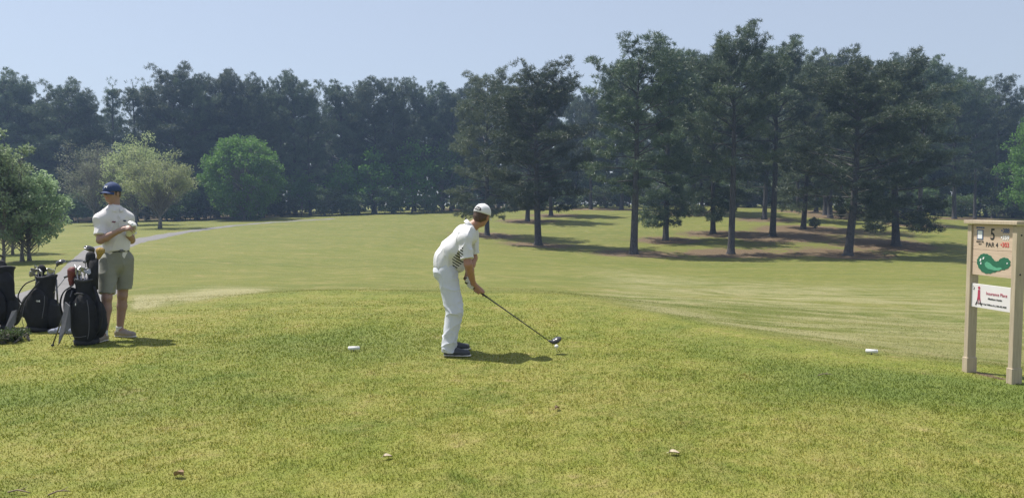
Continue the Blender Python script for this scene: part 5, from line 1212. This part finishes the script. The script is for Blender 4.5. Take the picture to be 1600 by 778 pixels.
# ------------------------------------------------------------------ small things on the turf
M['marker_white'] = simple('marker_white', (.72, .72, .70), .55, .05)
for px, py, yaw, lab in ((553, 549, .1, 'white block tee marker on the turf left of the golfer'), (1362, 553.5, -.35, 'white block tee marker at the edge of the thick grass near the sign')):
    p = at(px, py); r_ = empty('tee_marker', p, yaw); tag(r_, lab, 'tee marker', 'white tee markers')
    m = MB(); m.tube([(-.055, 0, .036), (.055, 0, .036)], [.021, .021], 14); m.build('body', M['marker_white'], r_)
    m = MB(); m.ball((-.055, 0, .036), (.010, .021, .021), 12, 8); m.ball((.055, 0, .036), (.010, .021, .021), 12, 8); m.build('end_cap', M['marker_white'], r_)
    m = MB(); m.tube([(0, 0, -.03), (0, 0, .02)], .006, 6); m.build('spike', M['steel_dark'], r_)
M['dry_leaf'] = simple('dry_leaf', (.30, .20, .12), .8, .25, 60, .4); M['pale_leaf'] = simple('pale_leaf', (.55, .46, .33), .8, .15, 60, .4); M['twig'] = simple('twig', (.20, .15, .11), .9, .2, 40)
def leaf(px, py, size, yaw, mat, lab, curl=.5):
    p = at(px, py); V = []; F_ = []; n = 9
    for s_ in (0, 1):
        for i in range(n):
            t_ = i / (n - 1); wv = math.sin(math.pi * t_) ** .7 * .34 + .01
            for j in (-1, -.5, 0, .5, 1): V.append((size * (t_ - .5), size * wv * j * .9, size * (curl * (abs(j) ** 1.6) * .22 + .10 * math.sin(t_ * 4)) + .018 - s_ * .003))
    for s_ in (0, 1):
        for i in range(n - 1):
            for j in range(4): a = s_ * n * 5 + i * 5 + j; F_.append((a, a + 5, a + 6, a + 1) if s_ == 0 else (a + 1, a + 6, a + 5, a))
    m = MB(); m.add(V, F_); m.tube([(-size * .5, 0, .018), (-size * .68, .004, .014)], .0018, 5); o = m.build('dead_leaf', M[mat]); o.location = p; o.rotation_euler = (.1, .05, yaw); tag(o, lab, 'leaf')
leaf(279, 747, .072, 2.8, 'dry_leaf', 'curled brown dead leaf in the grass at lower left', 1.3); leaf(605, 717, .060, .5, 'pale_leaf', 'pale tan dead leaf in the grass below the golfer', .6); leaf(1053, 711, .070, .1, 'pale_leaf', 'large pale dead leaf in the grass right of centre', .5)
leaf(870, 641, .06, 1.0, 'dry_leaf', 'small brown scrap on the worn turf between golfer and lower edge', 1.0)
for px, py, L_, yaw, lab in ((30, 773, .07, -.15, 'thin brown twig in the bottom left corner, the left one'), (93, 774, .055, .45, 'short brown twig in the bottom left corner, the right one'), (1290, 588, .07, 0, 'small dark twig on the turf left of the sign')):
    p = at(px, py); m = MB(); c_, s_ = math.cos(yaw), math.sin(yaw); m.tube([(-L_ * c_, -L_ * s_, .012), (-.2 * L_ * c_, -.2 * L_ * s_ + .006, .026), (.4 * L_ * c_, .4 * L_ * s_, .024), (L_ * c_, L_ * s_, .016)], [.0045, .004, .0035, .002], 6); m.tube([(0, 0, .024), (.03, .03, .038)], [.003, .0015], 5); o = m.build('twig', M['twig']); o.location = p; tag(o, lab, 'twig')
p = at(728, 350); m = MB(); m.tube([(0, 0, -.1), (0, 0, .62)], [.06, .06], 10); m.ball((0, 0, .72), (.17, .17, .17), 12, 8); o = m.build('marker_post', M['logo_dark']); o.location = p; tag(o, 'small dark round-topped post far off behind the golfer collar', 'post')
